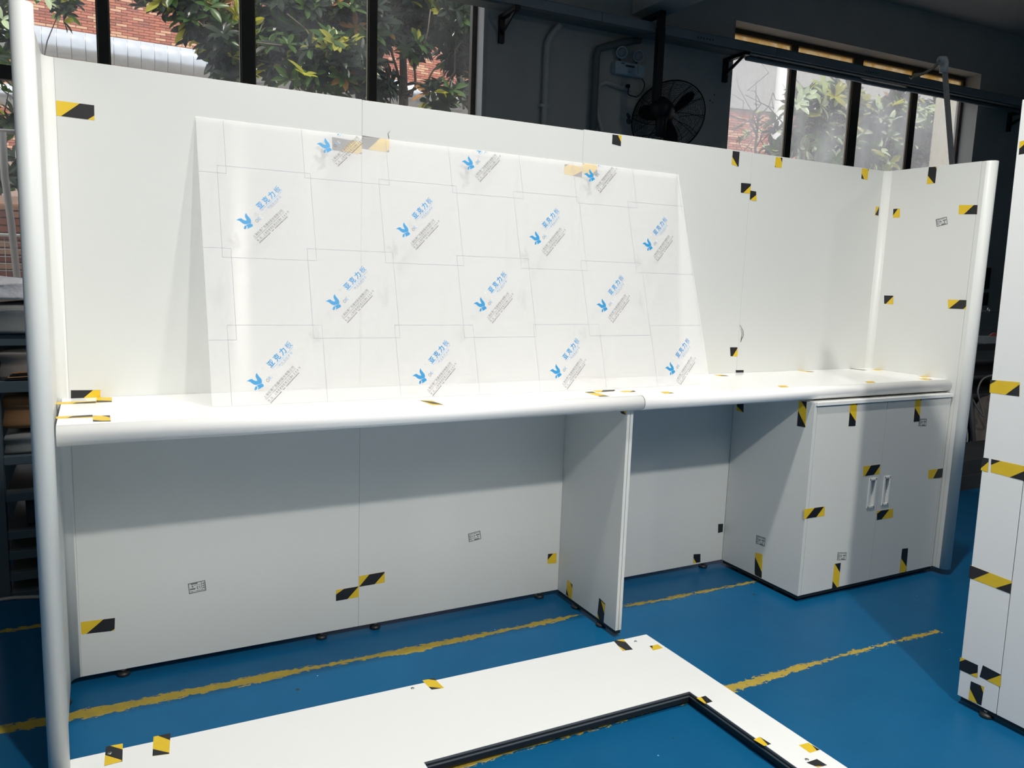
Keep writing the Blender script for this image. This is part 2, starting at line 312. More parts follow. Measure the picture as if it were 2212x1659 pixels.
m.box((LW1, -.28, -.1), (RW0, 0, 4.5)); m.box((RW0, -.28, -.1), (RW1, 0, RZ0)); m.box((RW0, -.28, RZ1), (RW1, 0, 4.5)); m.box((RW1, -.28, -.1), (15.2, 0, 4.5))
m.build('wall_back', 'wall', kind='structure')
# pale reveals (plaster returns) round the openings
m = MB(TW)
for a0, a1, z0, z1 in ((LW0, LW1, LZ0, LZ1), (RW0, RW1, RZ0, RZ1)):
    m.box((a0, -.2, z1 - .006), (a1, .004, z1 - .001)); m.box((a1 - .006, -.2, z0), (a1 - .001, .004, z1)); m.box((a0 + .001, -.2, z0), (a0 + .006, .004, z1)); m.box((a0, -.2, z0 + .001), (a1, .02, z0 + .012))
m.build('trim_1', 'wallpale', kind='structure')
m = MB(TW); m.box((LW1 - .03, -.06, LZ0), (LW1 + .012, .014, LZ1)); m.box((LW1 - .012, .012, LZ0), (LW1 - .006, .018, LZ1)); m.build('trim_2', 'wallpale', kind='structure')
# window frames: rails and posts each a part, panes too
def window(name, a0, a1, z0, z1, ztr, posts, glass, topglass, transom_h=.09):
    rt = bpy.data.objects.new(name, None); COL.objects.link(rt); rt.location = WP((a0 + a1) / 2, -.2, z0); rt['kind'] = 'structure'
    D0, D1 = -.255, -.195
    def bar(nm, A, B, mt='frame', y0=D0, y1=D1):
        b = MB(TW); b.box((A[0], y0, A[1]), (B[0], y1, B[1])); return b.build(nm, mt, rt, bevel=.003)
    bar('head_rail', (a0 + .006, z1 - .055), (a1 - .006, z1 - .007)); bar('sill_rail', (a0 + .006, z0 + .013), (a1 - .006, z0 + .07)); bar('transom', (a0 + .05, ztr), (a1 - .05, ztr + transom_h))
    bar('jamb', (a0 + .006, z0 + .07), (a0 + .05, z1 - .055)); bar('jamb', (a1 - .05, z0 + .07), (a1 - .006, z1 - .055))
    xs = [a0 + .05]
    for (p, hw) in posts:
        for zz0, zz1 in ((z0 + .07, ztr), (ztr + transom_h, z1 - .055)):
            bar('mullion', (p - hw, zz0), (p + hw, zz1)); bar('sash_edge', (p + hw, zz0), (p + hw + .008, zz1), 'frame2', D0 + .01, D1 - .012); bar('sash_edge', (p - hw - .010, zz0), (p - hw, zz1), 'frame2', D0 + .01, D1 - .012)
        xs += [p - hw - .01, p + hw + .008]
    xs.append(a1 - .05)
    for i in range(0, len(xs), 2):
        for k, (zz0, zz1) in enumerate(((z0 + .07, ztr), (ztr + transom_h, z1 - .055))):
            b = MB(TW); b.box((xs[i], -.228, zz0), (xs[i + 1], -.224, zz1)); b.build('pane', glass if k == 0 else topglass, rt)
    return rt
window('window_1', LW0, LW1, LZ0, LZ1, 2.585, [(.19, .037), (1.208, .052), (2.215, .034)], 'glassL', 'glassL', .10)
window('window_2', RW0, RW1, RZ0, RZ1, 3.695, [(6.93, .042), (7.91, .068), (8.895, .05)], 'glassR', 'amber', .10)
# concrete beam under the ceiling, running from the back wall
u0 = wl(1360, 33)[0]; zb_ = wl(1360, 33)[1]; u1 = wl(1416, 45.6)[0]
m = MB(); A = WP(u0, 0.001, 0).x; B = WP(u1, 0.001, 0).x
m.box((A, -8.9, zb_), (B, 3.70, 4.499)); m.build('trim_3', 'ceil', kind='structure')
# ------------------------------------------------------------------ outdoors
m = MB(); m.add([(-30, 4.3, -.02), (50, 4.3, -.02), (50, 40, -.02), (-30, 40, -.02)], [(0, 1, 2, 3)]); m.build('yard_ground', 'ground', kind='structure')
def brick_wall(name, label, O, ux, n_out, L, Z0, Z1, bl, bh, region, cap, backdepth=.25, group=None):
    """O: base corner, ux: unit vector along the wall, n_out: unit vector towards the room"""
    rt = thing(name, O, label, 'wall')
    T = Matrix(((ux.x, n_out.x, 0, O.x), (ux.y, n_out.y, 0, O.y), (0, 0, 1, 0), (0, 0, 0, 1)))
    b = MB(T); b.box((0, -backdepth, 0), (L, 0, Z1)); b.build('backing', 'mortar', rt)
    me = []
    for k in range(3):
        q = MB(); q.box((0, 0, 0), (bl - .012, .02, bh - .012)); mm = bpy.data.meshes.new('brick'); mm.from_pydata([tuple(v) for v in q.v], [], q.f); mm.materials.append(BR[k])
        R3 = Matrix(((ux.x, n_out.x, 0), (ux.y, n_out.y, 0), (0, 0, 1))); mm.transform(R3.to_4x4()); mm.flip_normals() if R3.determinant() < 0 else None; me.append(mm)
    stuff = [MB(T) for _ in range(3)]; n = 0; cells = []
    rows = int((Z1 - Z0) / bh)
    for r in range(rows):
        for c in range(int(L / bl)):
            x = c * bl + (bl / 2 if r % 2 else 0); z = Z0 + r * bh
            if x + bl > L: continue
            P = O + ux * (x + bl / 2) + Vector((0, 0, z + bh / 2)); d = P - CAM; zz = d.dot(FW); pu = 1106 + FPX * d.dot(RT) / zz; pv = 829.5 + FPX * d.dot(DN) / zz
            cells.append((0 if (region[0] < pu < region[2] and region[1] < pv < region[3]) else 1, x, z))
    cells.sort(key=lambda t: t[0])
    for (o_, x, z) in cells:
        k = random.choices((0, 1, 2), (5, 3, 3))[0]; pr = random.uniform(0, .004)
        if o_ == 0 and n < cap:
            ob = bpy.data.objects.new('brick', me[k]); COL.objects.link(ob); ob.parent = rt; ob.location = ux * x + n_out * pr + Vector((0, 0, z - 0)) ; n += 1
        else: stuff[k].box((x, 0, z), (x + bl - .012, .02 + pr, z + bh - .012))
    allb = MB()
    for k in range(3):
        base = len(allb.v); allb.v += stuff[k].v; allb.f += [[i + base for i in f] for f in stuff[k].f]; allb.mi += [k] * len(stuff[k].f); allb.sm += [False] * len(stuff[k].f)
    allb.build('brickwork', BR, rt, kind='stuff'); return rt
wall1 = brick_wall('brick_building', 'tall red and sandy brick building wall outside the left window', Vector((-4.5, 20.0, 0)), Vector((1, 0, 0)), Vector((0, -1, 0)), 21, 3.6, 8.6, .25, .066, (75, 0, 400, 118), 290)
# silver cladded pipe along it: each ring band part
pp = at(75, 88, 15.0); pipe_r = .27
t = thing('clad_pipe', (-1.0, 15.0, 0), 'long silver metal-clad pipe running past the brick building, upper', 'pipe')
x = -3.0; nb = 0
while x < 11.5:
    b = MB(); b.lathe([(pipe_r - .004, 0), (pipe_r, .004), (pipe_r, .222), (pipe_r + .006, .226), (pipe_r + .006, .232), (pipe_r - .004, .236)], (x, 15.0, pp.z), (1, 0, 0), 24); b.build('cladding_band', 'alu', t); x += .236; nb += 1
for sx in (-1.6, 3.0, 7.5):
    b = MB(); b.box((sx, 14.9, 0), (sx + .12, 15.1, pp.z - pipe_r + .01)); b.build('pipe_support', 'concrete', t)
p2 = at(15, 205, 12.5)
t = thing('clad_pipe', (-2, 12.5, 0), 'short lower silver pipe seen low at the left edge, behind the post', 'pipe')
b = MB(); b.lathe([(.16, 0), (.17, .01), (.17, 1.4), (.16, 1.41)], (p2.x - .9, 12.5, p2.z), (1, 0, 0), 24); b.build('cladding_band', 'alu', t)
b = MB(); b.box((p2.x - .6, 12.45, 0), (p2.x - .5, 12.55, p2.z - .15)); b.build('pipe_support', 'concrete', t)
# leaves
def leafmesh(mt, s=1.0, narrow=1.0):
    L, Wd = .19 * s, .034 * s * narrow
    pr = [(0, .15), (.25, .75), (.55, 1.0), (.8, .75), (1, .05)]; v = []; f = []
    for i, (t_, w_) in enumerate(pr):
        z = -.10 * L * (t_ ** 2) * 1.5
        v += [(-Wd * w_, t_ * L, z + Wd * w_ * .35), (0, t_ * L, z), (Wd * w_, t_ * L, z + Wd * w_ * .35)]
    for i in range(len(pr) - 1):
        a = i * 3; f += [(a, a + 1, a + 4, a + 3), (a + 1, a + 2, a + 5, a + 4)]
    me = bpy.data.meshes.new('leaf'); me.from_pydata(v, [], f); me.materials.append(mt)
    for p in me.polygons: p.use_smooth = True
    return me
LM = [leafmesh(m_) for m_ in LF]
LV = [([v.co.copy() for v in me.vertices], [tuple(p.vertices) for p in me.polygons]) for me in LM]
def foliage(name, label, blobs, n_parts, weights, base, branches, size=1.0):
    """blobs: (centre, radius vector, whorl count). The nearest leaves in view are parts, the rest one part of stuff."""
    rt = thing(name, base, label, 'tree'); off = Vector(base)
    items = []
    for (c, rv, n, *bw) in blobs:
        weights_ = bw[0] if bw else weights
        for _ in range(n):
            while True:
                q = Vector((random.uniform(-1, 1), random.uniform(-1, 1), random.uniform(-1, 1)))
                if q.length < 1: break
            P = c + Vector((q.x * rv[0], q.y * rv[1], q.z * rv[2]))
            axis = (Vector((q.x, q.y - .3, q.z * .6 + .6)) + Vector((random.gauss(0, .3), random.gauss(0, .3), random.gauss(0, .2)))).normalized()
            k0 = random.choices(range(5), weights_)[0]; nl = random.randint(6, 9); ph = random.random() * 6.3
            for j in range(nl):
                a = ph + j * 2 * math.pi / nl + random.gauss(0, .15)
                e = Vector((1, 0, 0)) if abs(axis.x) < .8 else Vector((0, 1, 0)); u_ = axis.cross(e).normalized(); v_ = axis.cross(u_)
                tilt = random.uniform(.15, .7); d = ((u_ * math.cos(a) + v_ * math.sin(a)) * math.cos(tilt) + axis * math.sin(tilt)).normalized()
                sx = d.cross(axis).normalized(); nz = sx.cross(d); s_ = size * random.uniform(.65, 1.15)
                k = k0 if random.random() < .75 else random.choices(range(5), weights_)[0]
                items.append((P, Matrix((sx, d, nz)).transposed() * s_, k))
    items.sort(key=lambda it: (it[0] - CAM).length)
    vis = []
    for i, (P, R_, k) in enumerate(items):
        d = P - CAM; zz = d.dot(FW); pu = 1106 + FPX * d.dot(RT) / zz; pv = 829.5 + FPX * d.dot(DN) / zz
        if -20 < pu < 2230 and -20 < pv < 340: vis.append(i)
        if len(vis) >= n_parts: break
    vis = set(vis); st = MB()
    for i, (P, R_, k) in enumerate(items):
        if i in vis:
            o = bpy.data.objects.new('leaf', LM[k]); COL.objects.link(o); o.parent = rt
            mm = R_.to_4x4(); mm.translation = P - off; o.matrix_local = mm
        else:
            kk = len(st.v); V, F = LV[k]
            for v in V: st.v.append(R_ @ v + P)
            for f in F: st.f.append([a + kk for a in f]); st.mi.append(k); st.sm.append(True)
    me = bpy.data.meshes.new('foliage'); me.from_pydata([tuple(v - off) for v in st.v], [], st.f)
    for m_ in LF: me.materials.append(m_)
    me.polygons.foreach_set('material_index', st.mi)
    o = bpy.data.objects.new('foliage', me); COL.objects.link(o); o.parent = rt; o['kind'] = 'stuff'
    for bi, (pts, r0, r1) in enumerate(branches):
        q = MB(); N = len(pts); q.tube(pts, [r0 + (r1 - r0) * i / (N - 1) for i in range(N)], 7); q.build('trunk' if bi == 0 else 'branch', 'bark', rt)
    return rt
A_ = lambda u, v, Y: at(u, v, Y)
def wig(P, Q, n=6, s=.12):
    P, Q = Vector(P), Vector(Q); return [P.lerp(Q, i / n) + (Vector((random.gauss(0, s), random.gauss(0, s), random.gauss(0, s))) if 0 < i < n else Vector()) for i in range(n + 1)]
tb = Vector((4.4, 9.6, 0)); tt = A_(870, 60, 9.6)
br = [(wig(tb, (tt.x, tt.y, tt.z + .2), 8, .05), .12, .05)]
for (u, v, Y) in ((620, 30, 8.6), (720, 160, 8.8), (960, 130, 8.8), (1010, 200, 9.2), (820, -30, 9.5), (930, 20, 8.5), (470, 60, 8.4), (900, 190, 8.6), (560, 130, 8.9), (1020, 60, 9), (780, 200, 9)):
    s_ = random.uniform(.62, .85); P = tb.lerp(tt, s_); br.append((wig(P, A_(u, v, Y), 6, .07), .028, .008))
B_ = lambda u, v, Y, r, n, *w_: (A_(u, v, Y), r, n, *w_)
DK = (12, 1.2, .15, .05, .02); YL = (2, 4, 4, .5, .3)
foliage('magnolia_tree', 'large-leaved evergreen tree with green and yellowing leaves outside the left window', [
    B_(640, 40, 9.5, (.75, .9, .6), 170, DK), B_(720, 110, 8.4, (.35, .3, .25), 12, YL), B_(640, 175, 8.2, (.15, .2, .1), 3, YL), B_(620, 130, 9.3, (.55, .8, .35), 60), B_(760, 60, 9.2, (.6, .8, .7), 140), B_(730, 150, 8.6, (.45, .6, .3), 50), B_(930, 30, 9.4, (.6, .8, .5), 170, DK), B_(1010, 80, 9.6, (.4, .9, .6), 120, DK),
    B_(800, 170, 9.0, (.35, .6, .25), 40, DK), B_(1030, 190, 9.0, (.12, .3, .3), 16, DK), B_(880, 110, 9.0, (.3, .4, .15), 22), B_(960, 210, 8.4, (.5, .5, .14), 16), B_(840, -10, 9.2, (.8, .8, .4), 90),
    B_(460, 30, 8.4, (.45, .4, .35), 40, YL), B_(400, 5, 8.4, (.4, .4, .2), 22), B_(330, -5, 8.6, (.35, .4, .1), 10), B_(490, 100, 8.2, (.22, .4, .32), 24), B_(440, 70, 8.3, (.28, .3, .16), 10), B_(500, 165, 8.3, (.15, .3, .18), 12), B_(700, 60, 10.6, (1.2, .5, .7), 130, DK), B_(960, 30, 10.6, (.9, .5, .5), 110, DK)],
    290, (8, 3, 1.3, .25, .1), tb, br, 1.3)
tb = Vector((-.9, 7.6, 0)); tt = A_(-10, 20, 7.6)
br = [(wig(tb, tt, 6, .04), .04, .02)]
for (u, v, Y) in ((130, 20, 7.4), (20, 190, 7.3), (15, 360, 7.0), (28, 300, 7.1)):
    br.append((wig(tb.lerp(tt, .6), A_(u, v, Y), 5, .04), .014, .004))
foliage('young_magnolia_tree', 'slim dark-leaved young tree outside, left of the tall left post', [
    B_(5, 40, 7.6, (.12, .3, .42), 34), B_(95, -5, 7.4, (.22, .3, .07), 10), B_(138, 28, 7.4, (.06, .2, .10), 5), B_(155, 12, 7.4, (.05, .2, .06), 3), B_(15, 265, 7.2, (.14, .3, .12), 9), B_(22, 370, 7.0, (.16, .3, .2), 16), B_(-20, 200, 7.4, (.15, .3, .5), 14)],
    120, (6, 2.5, .6, .1, .8), tb, br, .85)
# right window: shrubs, brick wall with coping, pale pole
tb = Vector((12.3, 7.0, 0)); tt = A_(1860, 240, 7.0); br = [(wig(tb, tt, 6, .08), .08, .03)]
for (u, v, Y) in ((1760, 250, 6.9), (1800, 200, 7.0), (1900, 280, 6.8), (2000, 250, 7), (1640, 260, 7.2), (1610, 205, 7.3), (1700, 150, 7.4), (2040, 330, 6.9)):
    br.append((wig(tb.lerp(tt, random.uniform(.6, .85)), A_(u, v, Y), 6, .10), .02, .006))
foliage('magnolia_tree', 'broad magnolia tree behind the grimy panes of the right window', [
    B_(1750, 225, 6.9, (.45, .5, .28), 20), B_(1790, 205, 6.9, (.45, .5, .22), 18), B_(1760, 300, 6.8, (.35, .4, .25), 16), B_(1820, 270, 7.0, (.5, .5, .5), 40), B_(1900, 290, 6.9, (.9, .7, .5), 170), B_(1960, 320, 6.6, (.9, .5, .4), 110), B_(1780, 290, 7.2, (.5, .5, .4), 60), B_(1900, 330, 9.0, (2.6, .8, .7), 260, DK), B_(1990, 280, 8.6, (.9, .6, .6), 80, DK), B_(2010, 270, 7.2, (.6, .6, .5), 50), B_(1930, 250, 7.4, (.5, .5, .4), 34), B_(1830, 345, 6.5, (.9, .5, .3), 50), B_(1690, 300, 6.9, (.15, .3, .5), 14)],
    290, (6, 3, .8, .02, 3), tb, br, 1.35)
tb = A_(1650, 330, 9.0); tb.z = 0; tt = A_(1640, 240, 9.0); br = [(wig(tb, tt, 6, .08), .05, .02)]
for (u, v) in ((1580, 230), (1570, 290), (1590, 160), (1640, 130), (1690, 180), (1600, 250), (1575, 200), (1680, 240), (1620, 180), (1660, 300), (1670, 205), (1590, 320)):
    br.append((wig(tt + Vector((0, 0, random.uniform(-1.2, 0))), A_(u, v, random.uniform(8.4, 9.4)), 7, .09), .014, .003))
foliage('bare_tree', 'nearly bare thin-branched tree outside the first pane of the right window', [B_(1630, 250, 9.0, (.5, .5, .6), 5)], 20, (1, 1, 1, 1, 3), tb, br, .6)
O = A_(1500, 300, 15.5); O.z = 0; a_ = math.radians(-12); uxx = Vector((math.cos(a_), math.sin(a_), 0)); nn = Vector((math.sin(a_), -math.cos(a_), 0))
zt = A_(1620, 238, 15.2).z
wall2 = brick_wall('brick_garden_wall', 'lower pink brick wall with pale coping outside the right window', O, uxx, nn, 8.5, zt - 2.4, zt - .03, .25, .066, (1560, 235, 1700, 340), 200)
b = MB(Matrix(((uxx.x, nn.x, 0, O.x), (uxx.y, nn.y, 0, O.y), (0, 0, 1, 0), (0, 0, 0, 1)))); b.box((0, -.3, zt - .02), (8.5, .08, zt + .09)); b.build('coping', 'concrete', wall2)
Pp = A_(1684, 240, 11.5); b = MB(); b.lathe([(.16, 0), (.13, 8)], (Pp.x, Pp.y, 0), (0, 0, 1), 18)
b.build('utility_pole', 'pvcwhite', None, label='thick pale concrete pole outside, behind the first right-window mullion', category='pole')
Pp = A_(2068, 260, 5.6); b = MB(); b.box((Pp.x - .17, 5.5, 0), (Pp.x + .30, 5.9, 4.4))
b.build('outdoor_pillar', 'beige', None, bevel=.01, label='beige rendered pillar outside the last pane of the right window', category='pillar')
b = MB(); b.box((12.5, 21.5, 0), (40, 22, 12.5)); b.box((12.3, 21.3, 12.5), (40.2, 22.2, 12.8)); b.build('distant_building', 'concrete', None, label='hazy grey building far behind the trees outside', category='building')
brick_wall('low_brick_wall', 'low dark brick wall outside, seen through the wire mesh at the far left', Vector((-3.2, 5.80, 0)), Vector((1, 0, 0)), Vector((0, -1, 0)), 3.3, .7, 1.88, .25, .066, (-40, 420, 60, 620), 60, .12)
# outdoor mesh fence and leaning stake seen low at the left edge
t = thing('mesh_fence', (-1.2, 5.4, 0), 'wire mesh fence panel outside, low at the left edge of the picture', 'fence')
z0, z1 = at(20, 600, 5.4).z, at(20, 508, 5.4).z
b = MB()
x = -1.5
while x < .9: b.tube([(x, 5.4, z0 - .6), (x, 5.4, z1)], .003, 5); x += .06
z = z0 - .6
while z < z1: b.tube([(-1.5, 5.4, z), (.9, 5.4, z)], .003, 5); z += .06
b.build('wire_mesh', 'steel', t, kind='stuff')
b = MB(); b.tube([(-1.5, 5.4, z1), (.9, 5.4, z1)], .014, 8); b.build('top_rail', 'pvc', t)
for px_ in (-1.5, .9):
    b = MB(); b.tube([(px_, 5.4, -.02), (px_, 5.4, z1 + .03)], .02, 8); b.build('fence_post', 'pvc', t)
b = MB(); b.tube([at(5, 285, 5.0), at(10, 380, 5.0), at(24, 480, 5.0), at(37, 600, 5.0), Vector((at(55, 760, 5.0).x, 5.0, -.02))], .028, 10)
b.build('leaning_stake', 'rod', None, label='grey leaning pole outside, crossing the mesh fence', category='pole')
b = MB(); b.tube([at(-60, 280, 5.05), at(75, 288, 5.05)], .02, 8); b.tube([(at(-55, 280, 5.05).x, 5.05, 0), at(-55, 280, 5.05)], .02, 8); b.tube([(at(70, 288, 5.05).x, 5.05, 0), at(70, 288, 5.05)], .02, 8)
b.build('hand_rail', 'rod', None, label='horizontal grey rail outside at the far left, above the mesh', category='rail')
# ------------------------------------------------------------------ back wall fittings
# trunking with brackets
t = thing('cable_trunking', WP(1, .2, 3.585), 'long grey metal trunking on brackets across the back wall', 'trunking')
b = MB(TW)
x = -4.0
joints = [-4.0, .5, 3.05, 4.15, 6.2, 8.1, 10.2, 14.6]
for a0, a1 in zip(joints[:-1], joints[1:]):
    b = MB(TW); b.box((a0 + .002, .10, 3.586), (a1 - .002, .30, 3.664)); b.build('trunking_length', 'trunk', t, bevel=.003)
b = MB(TW); b.box((-4, .098, 3.664), (14.6, .304, 3.668)); b.build('cover', 'trunk', t)
b = MB(TW); b.box((-4, .12, 3.570), (14.6, .28, 3.586)); b.build('underside_channel', 'trunkdark', t)
for px_ in ((1507, 1542), (1870, 1895)):
    b = MB(TW); ua = wl(px_[0], 95 if px_[0] < 1600 else 162, .3)[0]; ub = wl(px_[1], 95 if px_[0] < 1600 else 168, .3)[0]
    k = 0
    while ua + k * .035 < ub: b.lathe([(.008, 0), (.008, .003)], (ua + k * .035, .30, 3.615 + .003 * (k % 2)), (0, 1, 0), 8); k += 1
    b.build('stamped_mark', 'seam', t)
b = MB(TW); b.tube([(5.9, .20, 3.548), (7.5, .20, 3.548), (7.55, .21, 3.535), (8.2, .21, 3.535), (8.25, .20, 3.548), (10.5, .20, 3.548)], .022, 10); b.build('conduit_run', 'trunk', t)
for uu in (3.30, 5.80, 10.4):
    bt = MB(TW); bt.box((uu - .025, .001, 3.34), (uu + .025, .035, 3.568)); bt.box((uu - .025, .035, 3.535), (uu + .025, .34, 3.569))
    bt.add([(uu - .006, .035, 3.40), (uu + .006, .035, 3.40), (uu + .006, .035, 3.44), (uu - .006, .035, 3.44), (uu - .006, .30, 3.535), (uu + .006, .30, 3.535), (uu + .006, .24, 3.535), (uu - .006, .24, 3.535)], [(0, 1, 2, 3), (4, 5, 6, 7), (0, 1, 5, 4), (3, 2, 6, 7), (0, 3, 7, 4), (1, 2, 6, 5)])
    bt.build('bracket', 'fan', t)
# conduits on the wall
def conduit(label, pts, r, mt='pvc', clips=()):
    q = thing('conduit_pipe', WP(pts[0][0], pts[0][1], min(p[2] for p in pts)), label, 'conduit')
    b = MB(TW); b.tube(pts, r, 12); b.build('pipe', mt, q)
    for (cu, cz) in clips:
        c_ = MB(TW); c_.box((cu - r * 1.5, .001, cz - .012), (cu + r * 1.5, .03 + r, cz + .012)); c_.build('pipe_clip', mt, q)
c1 = wl(1180, 50)[0]; cz1 = wl(1185, 20)[1]
conduit('pale vertical conduit on the back wall, nearest the left window', [(c1 + .10, .09, 3.57), (c1 + .07, .05, 3.52), (c1 + .02, .035, 3.45), (c1, .035, 3.38), (c1, .035, 1.0)], .030, 'pvc', [(c1 - .01, 2.86)])
c2 = wl(1281, 150)[0]
conduit('brown upper pipe bending from the trunking, left of the emergency light', [(c2 + .45, .09, 3.565), (c2 + .30, .07, 3.53), (c2 + .12, .06, 3.47), (c2 + .02, .05, 3.43), (c2, .05, 3.36), (c2, .05, 2.5)], .034, 'trunkdark')
s1 = wl(1342, 192); s0 = wl(1292, 280)
conduit('pale conduit bending into the wall socket under the emergency light', [(s1[0], .03, s1[1]), (s1[0] - .18, .03, s1[1] + .03), (s1[0] - .25, .03, s1[1] + .01), (s1[0] - .30, .03, s1[1] - .06), (s1[0] - .32, .03, s1[1] - .16), (s0[0] + .02, .03, s0[1]), (s0[0] + .02, .03, 1.0)], .022, 'pvc')
# emergency light
e0 = wl(1321, 134); e1 = wl(1383, 171)
t = thing('emergency_light', WP(e0[0], 0, e1[1]), 'pale twin-head emergency light on the back wall beside the fan', 'lamp')
eu0, eu1, ez0, ez1 = e0[0], e1[0] + .01, e1[1] - .005, e0[1] + .005
b = MB(TW); b.box((eu0, .002, ez0), (eu1, .075, ez1)); b.build('housing', 'lampbody', t, bevel=.015)
for (pu, pv) in ((1342, 110), (1378, 118)):
    lu, lz = wl(pu, pv, .05)
    b = MB(TW); b.lathe([(.022, 0), (.050, .03), (.056, .055), (.056, .065), (.048, .065)], (lu + .01, .012, lz), (-.25, 1, -.3), 22); h_ = b.build('lamp_head', 'lampbody', t)
    b = MB(TW); b.lathe([(.047, 0), (.036, .008), (.012, .013)], Vector((lu + .01, .012, lz)) + Vector((-.25, 1, -.3)).normalized() * .063, (-.25, 1, -.3), 20); b.build('lens', 'lens', h_)
    b = MB(TW); b.tube([(lu + .01, .02, lz - .04), (lu + .01, .02, ez1 - .01)], .010, 8); b.build('lamp_stem', 'seam', t)
b = MB(TW)
b.box((eu0 + .11, .0751, ez0 + .075), (eu0 + .21, .0758, ez0 + .092)); b.box((eu0 + .06, .0751, ez0 + .095), (eu0 + .10, .0758, ez0 + .105)); b.box((eu0 + .14, .0751, ez0 + .03), (eu0 + .18, .0758, ez0 + .034))
for k in range(5): b.box((eu0 + .245, .0751, ez0 + .03 + k * .016), (eu0 + .256, .0758, ez0 + .036 + k * .016))
b.build('printed_mark', 'seam', t)
k0 = wl(1342, 178); k1 = wl(1361, 199)
b = MB(TW); b.tube(spline([(eu1 - .02, .04, ez0), (eu1 + .01, .045, ez0 - .04), (eu1 + .0, .045, ez0 - .10), (eu1 - .06, .045, ez0 - .17), (k1[0] + .02, .045, k1[1] - .045), (k1[0] - .05, .05, k1[1] - .035), (k0[0] + .045, .06, k1[1] + .02)]), .005, 8); b.build('cord', 'fan', t)
b = MB(TW); b.lathe([(.018, 0), (.018, .03), (.010, .04)], (k0[0] + .05, .026, k1[1] + .045), (0, 1, -.25), 12); b.build('plug', 'fan', t)
b = MB(TW); b.box((k0[0], .001, k1[1]), (k1[0] + .005, .025, k0[1])); b.build('wall_socket', 'pvcwhite', None, bevel=.004, label='square white wall socket under the emergency light', category='socket')
# fan on its own drop pole
fu, fz = wl(1441, 246, .35)
t = thing('wall_fan', WP(fu, .35, fz), 'black caged industrial fan hanging from a black pole by the back wall', 'fan')
ff = lambda u, d, z: WP(u, d, z)
pu_ = wl(1428, 95, .42)[0]
b = MB(TW); b.box((pu_ - .035, .37, fz + .08), (pu_ + .035, .43, 3.60)); b.box((pu_ - .03, .02, 3.70), (pu_ + .03, .43, 3.74)); b.box((pu_ - .03, .37, 3.6), (pu_ + .03, .43, 3.74)); b.build('drop_pole', 'fan', t, bevel=.004)
fax = Vector((.80, -.56, -.22)).normalized()          # blows away from the camera, towards the wall (u, d, z)
fc = Vector((fu, .33, fz)); Rg = .355
e1_ = fax.cross(Vector((0, 0, 1))).normalized(); e2_ = e1_.cross(fax)
mot = fc - fax * .02
b = MB(TW); b.lathe([(.03, -.20), (.085, -.18), (.10, -.12), (.10, -.02), (.07, .02), (.03, .03)], mot, fax, 22); b.build('motor', 'fan', t)
b = MB(TW); b.tube([(pu_, .40, fz + .10), mot - fax * .10 + Vector((0, 0, .02))], .045, 12); b.tube([mot - fax * .10, mot - fax * .14 + Vector((0, .02, -.25))], [.06, .045], 12); b.build('yoke', 'fan', t)
for k in range(3):
    a = math.radians(15 + 120 * k); d = e1_ * math.cos(a) + e2_ * math.sin(a); s_ = fax.cross(d); vs = []
    for (r_, w_, tw_) in ((.05, .03, .5), (.12, .055, .45), (.2, .07, .38), (.27, .06, .32), (.31, .025, .28)):
        for sgn in (-1, 1):
            for h_ in (0, .003): vs.append(fc + fax * (.06 + h_) + d * r_ + (s_ * math.cos(tw_) + fax * math.sin(tw_)) * w_ * sgn)
    fs = []
    for i in range(4):
        q = i * 4; fs += [(q, q + 2, q + 6, q + 4), (q + 1, q + 3, q + 7, q + 5), (q, q + 1, q + 5, q + 4), (q + 2, q + 3, q + 7, q + 6)]
    fs += [(0, 1, 3, 2), (16, 17, 19, 18)]
    b = MB(TW); b.add(vs, fs); b.build('blade', 'fan', t)
b = MB(TW); b.lathe([(.04, .02), (.055, .05), (.05, .09), (.02, .10)], fc, fax, 18); b.build('hub', 'fan', t)
def ring(b, r, h, w_, n=40): b.tube([fc + fax * h + (e1_ * math.cos(2 * math.pi * i / n) + e2_ * math.sin(2 * math.pi * i / n)) * r for i in range(n)], w_, 4, closed=True)
for nm, sg in (('rear_guard', -1), ('front_guard', 1)):
    b = MB(TW); prof = lambda r: .06 + sg * .085 * (1 - (r / Rg) ** 3)
    r = .09
    while r < Rg - .01: ring(b, r, prof(r), .0019); r += .0145
    for k in range(12):
        a = 2 * math.pi * k / 12 + (.2 if sg > 0 else 0); a2 = a + (.35 if sg > 0 else .1)
        b.tube([fc + fax * prof(r_) + (e1_ * math.cos(a + (a2 - a) * (r_ - .08) / .27) + e2_ * math.sin(a + (a2 - a) * (r_ - .08) / .27)) * r_ for r_ in (.08, .15, .22, .29, .353)], .0030, 4)
    b.build(nm, 'fan', t)
b = MB(TW); ring(b, Rg, .06, .008, 56); b.build('guard_rim', 'fan', t)
# dirty marks and bolts on the wall
b = MB(TW)
for (pu, pv, r) in ((1509, 197, .012), (1440, 177, .008), (1543, 205, .009), (1534, 217, .009), (1539, 221, .007), (1358, 262, .03), (1358, 252, .022), (1356, 248, .018), (1405, 20, .012)):
    u_, z_ = wl(pu, pv); b.lathe([(r, 0), (r * .8, .002)], (u_, .001, z_), (0, 1, 0), 9)
b.build('wall_stain', 'seam', bpy.data.objects['wall_back'])
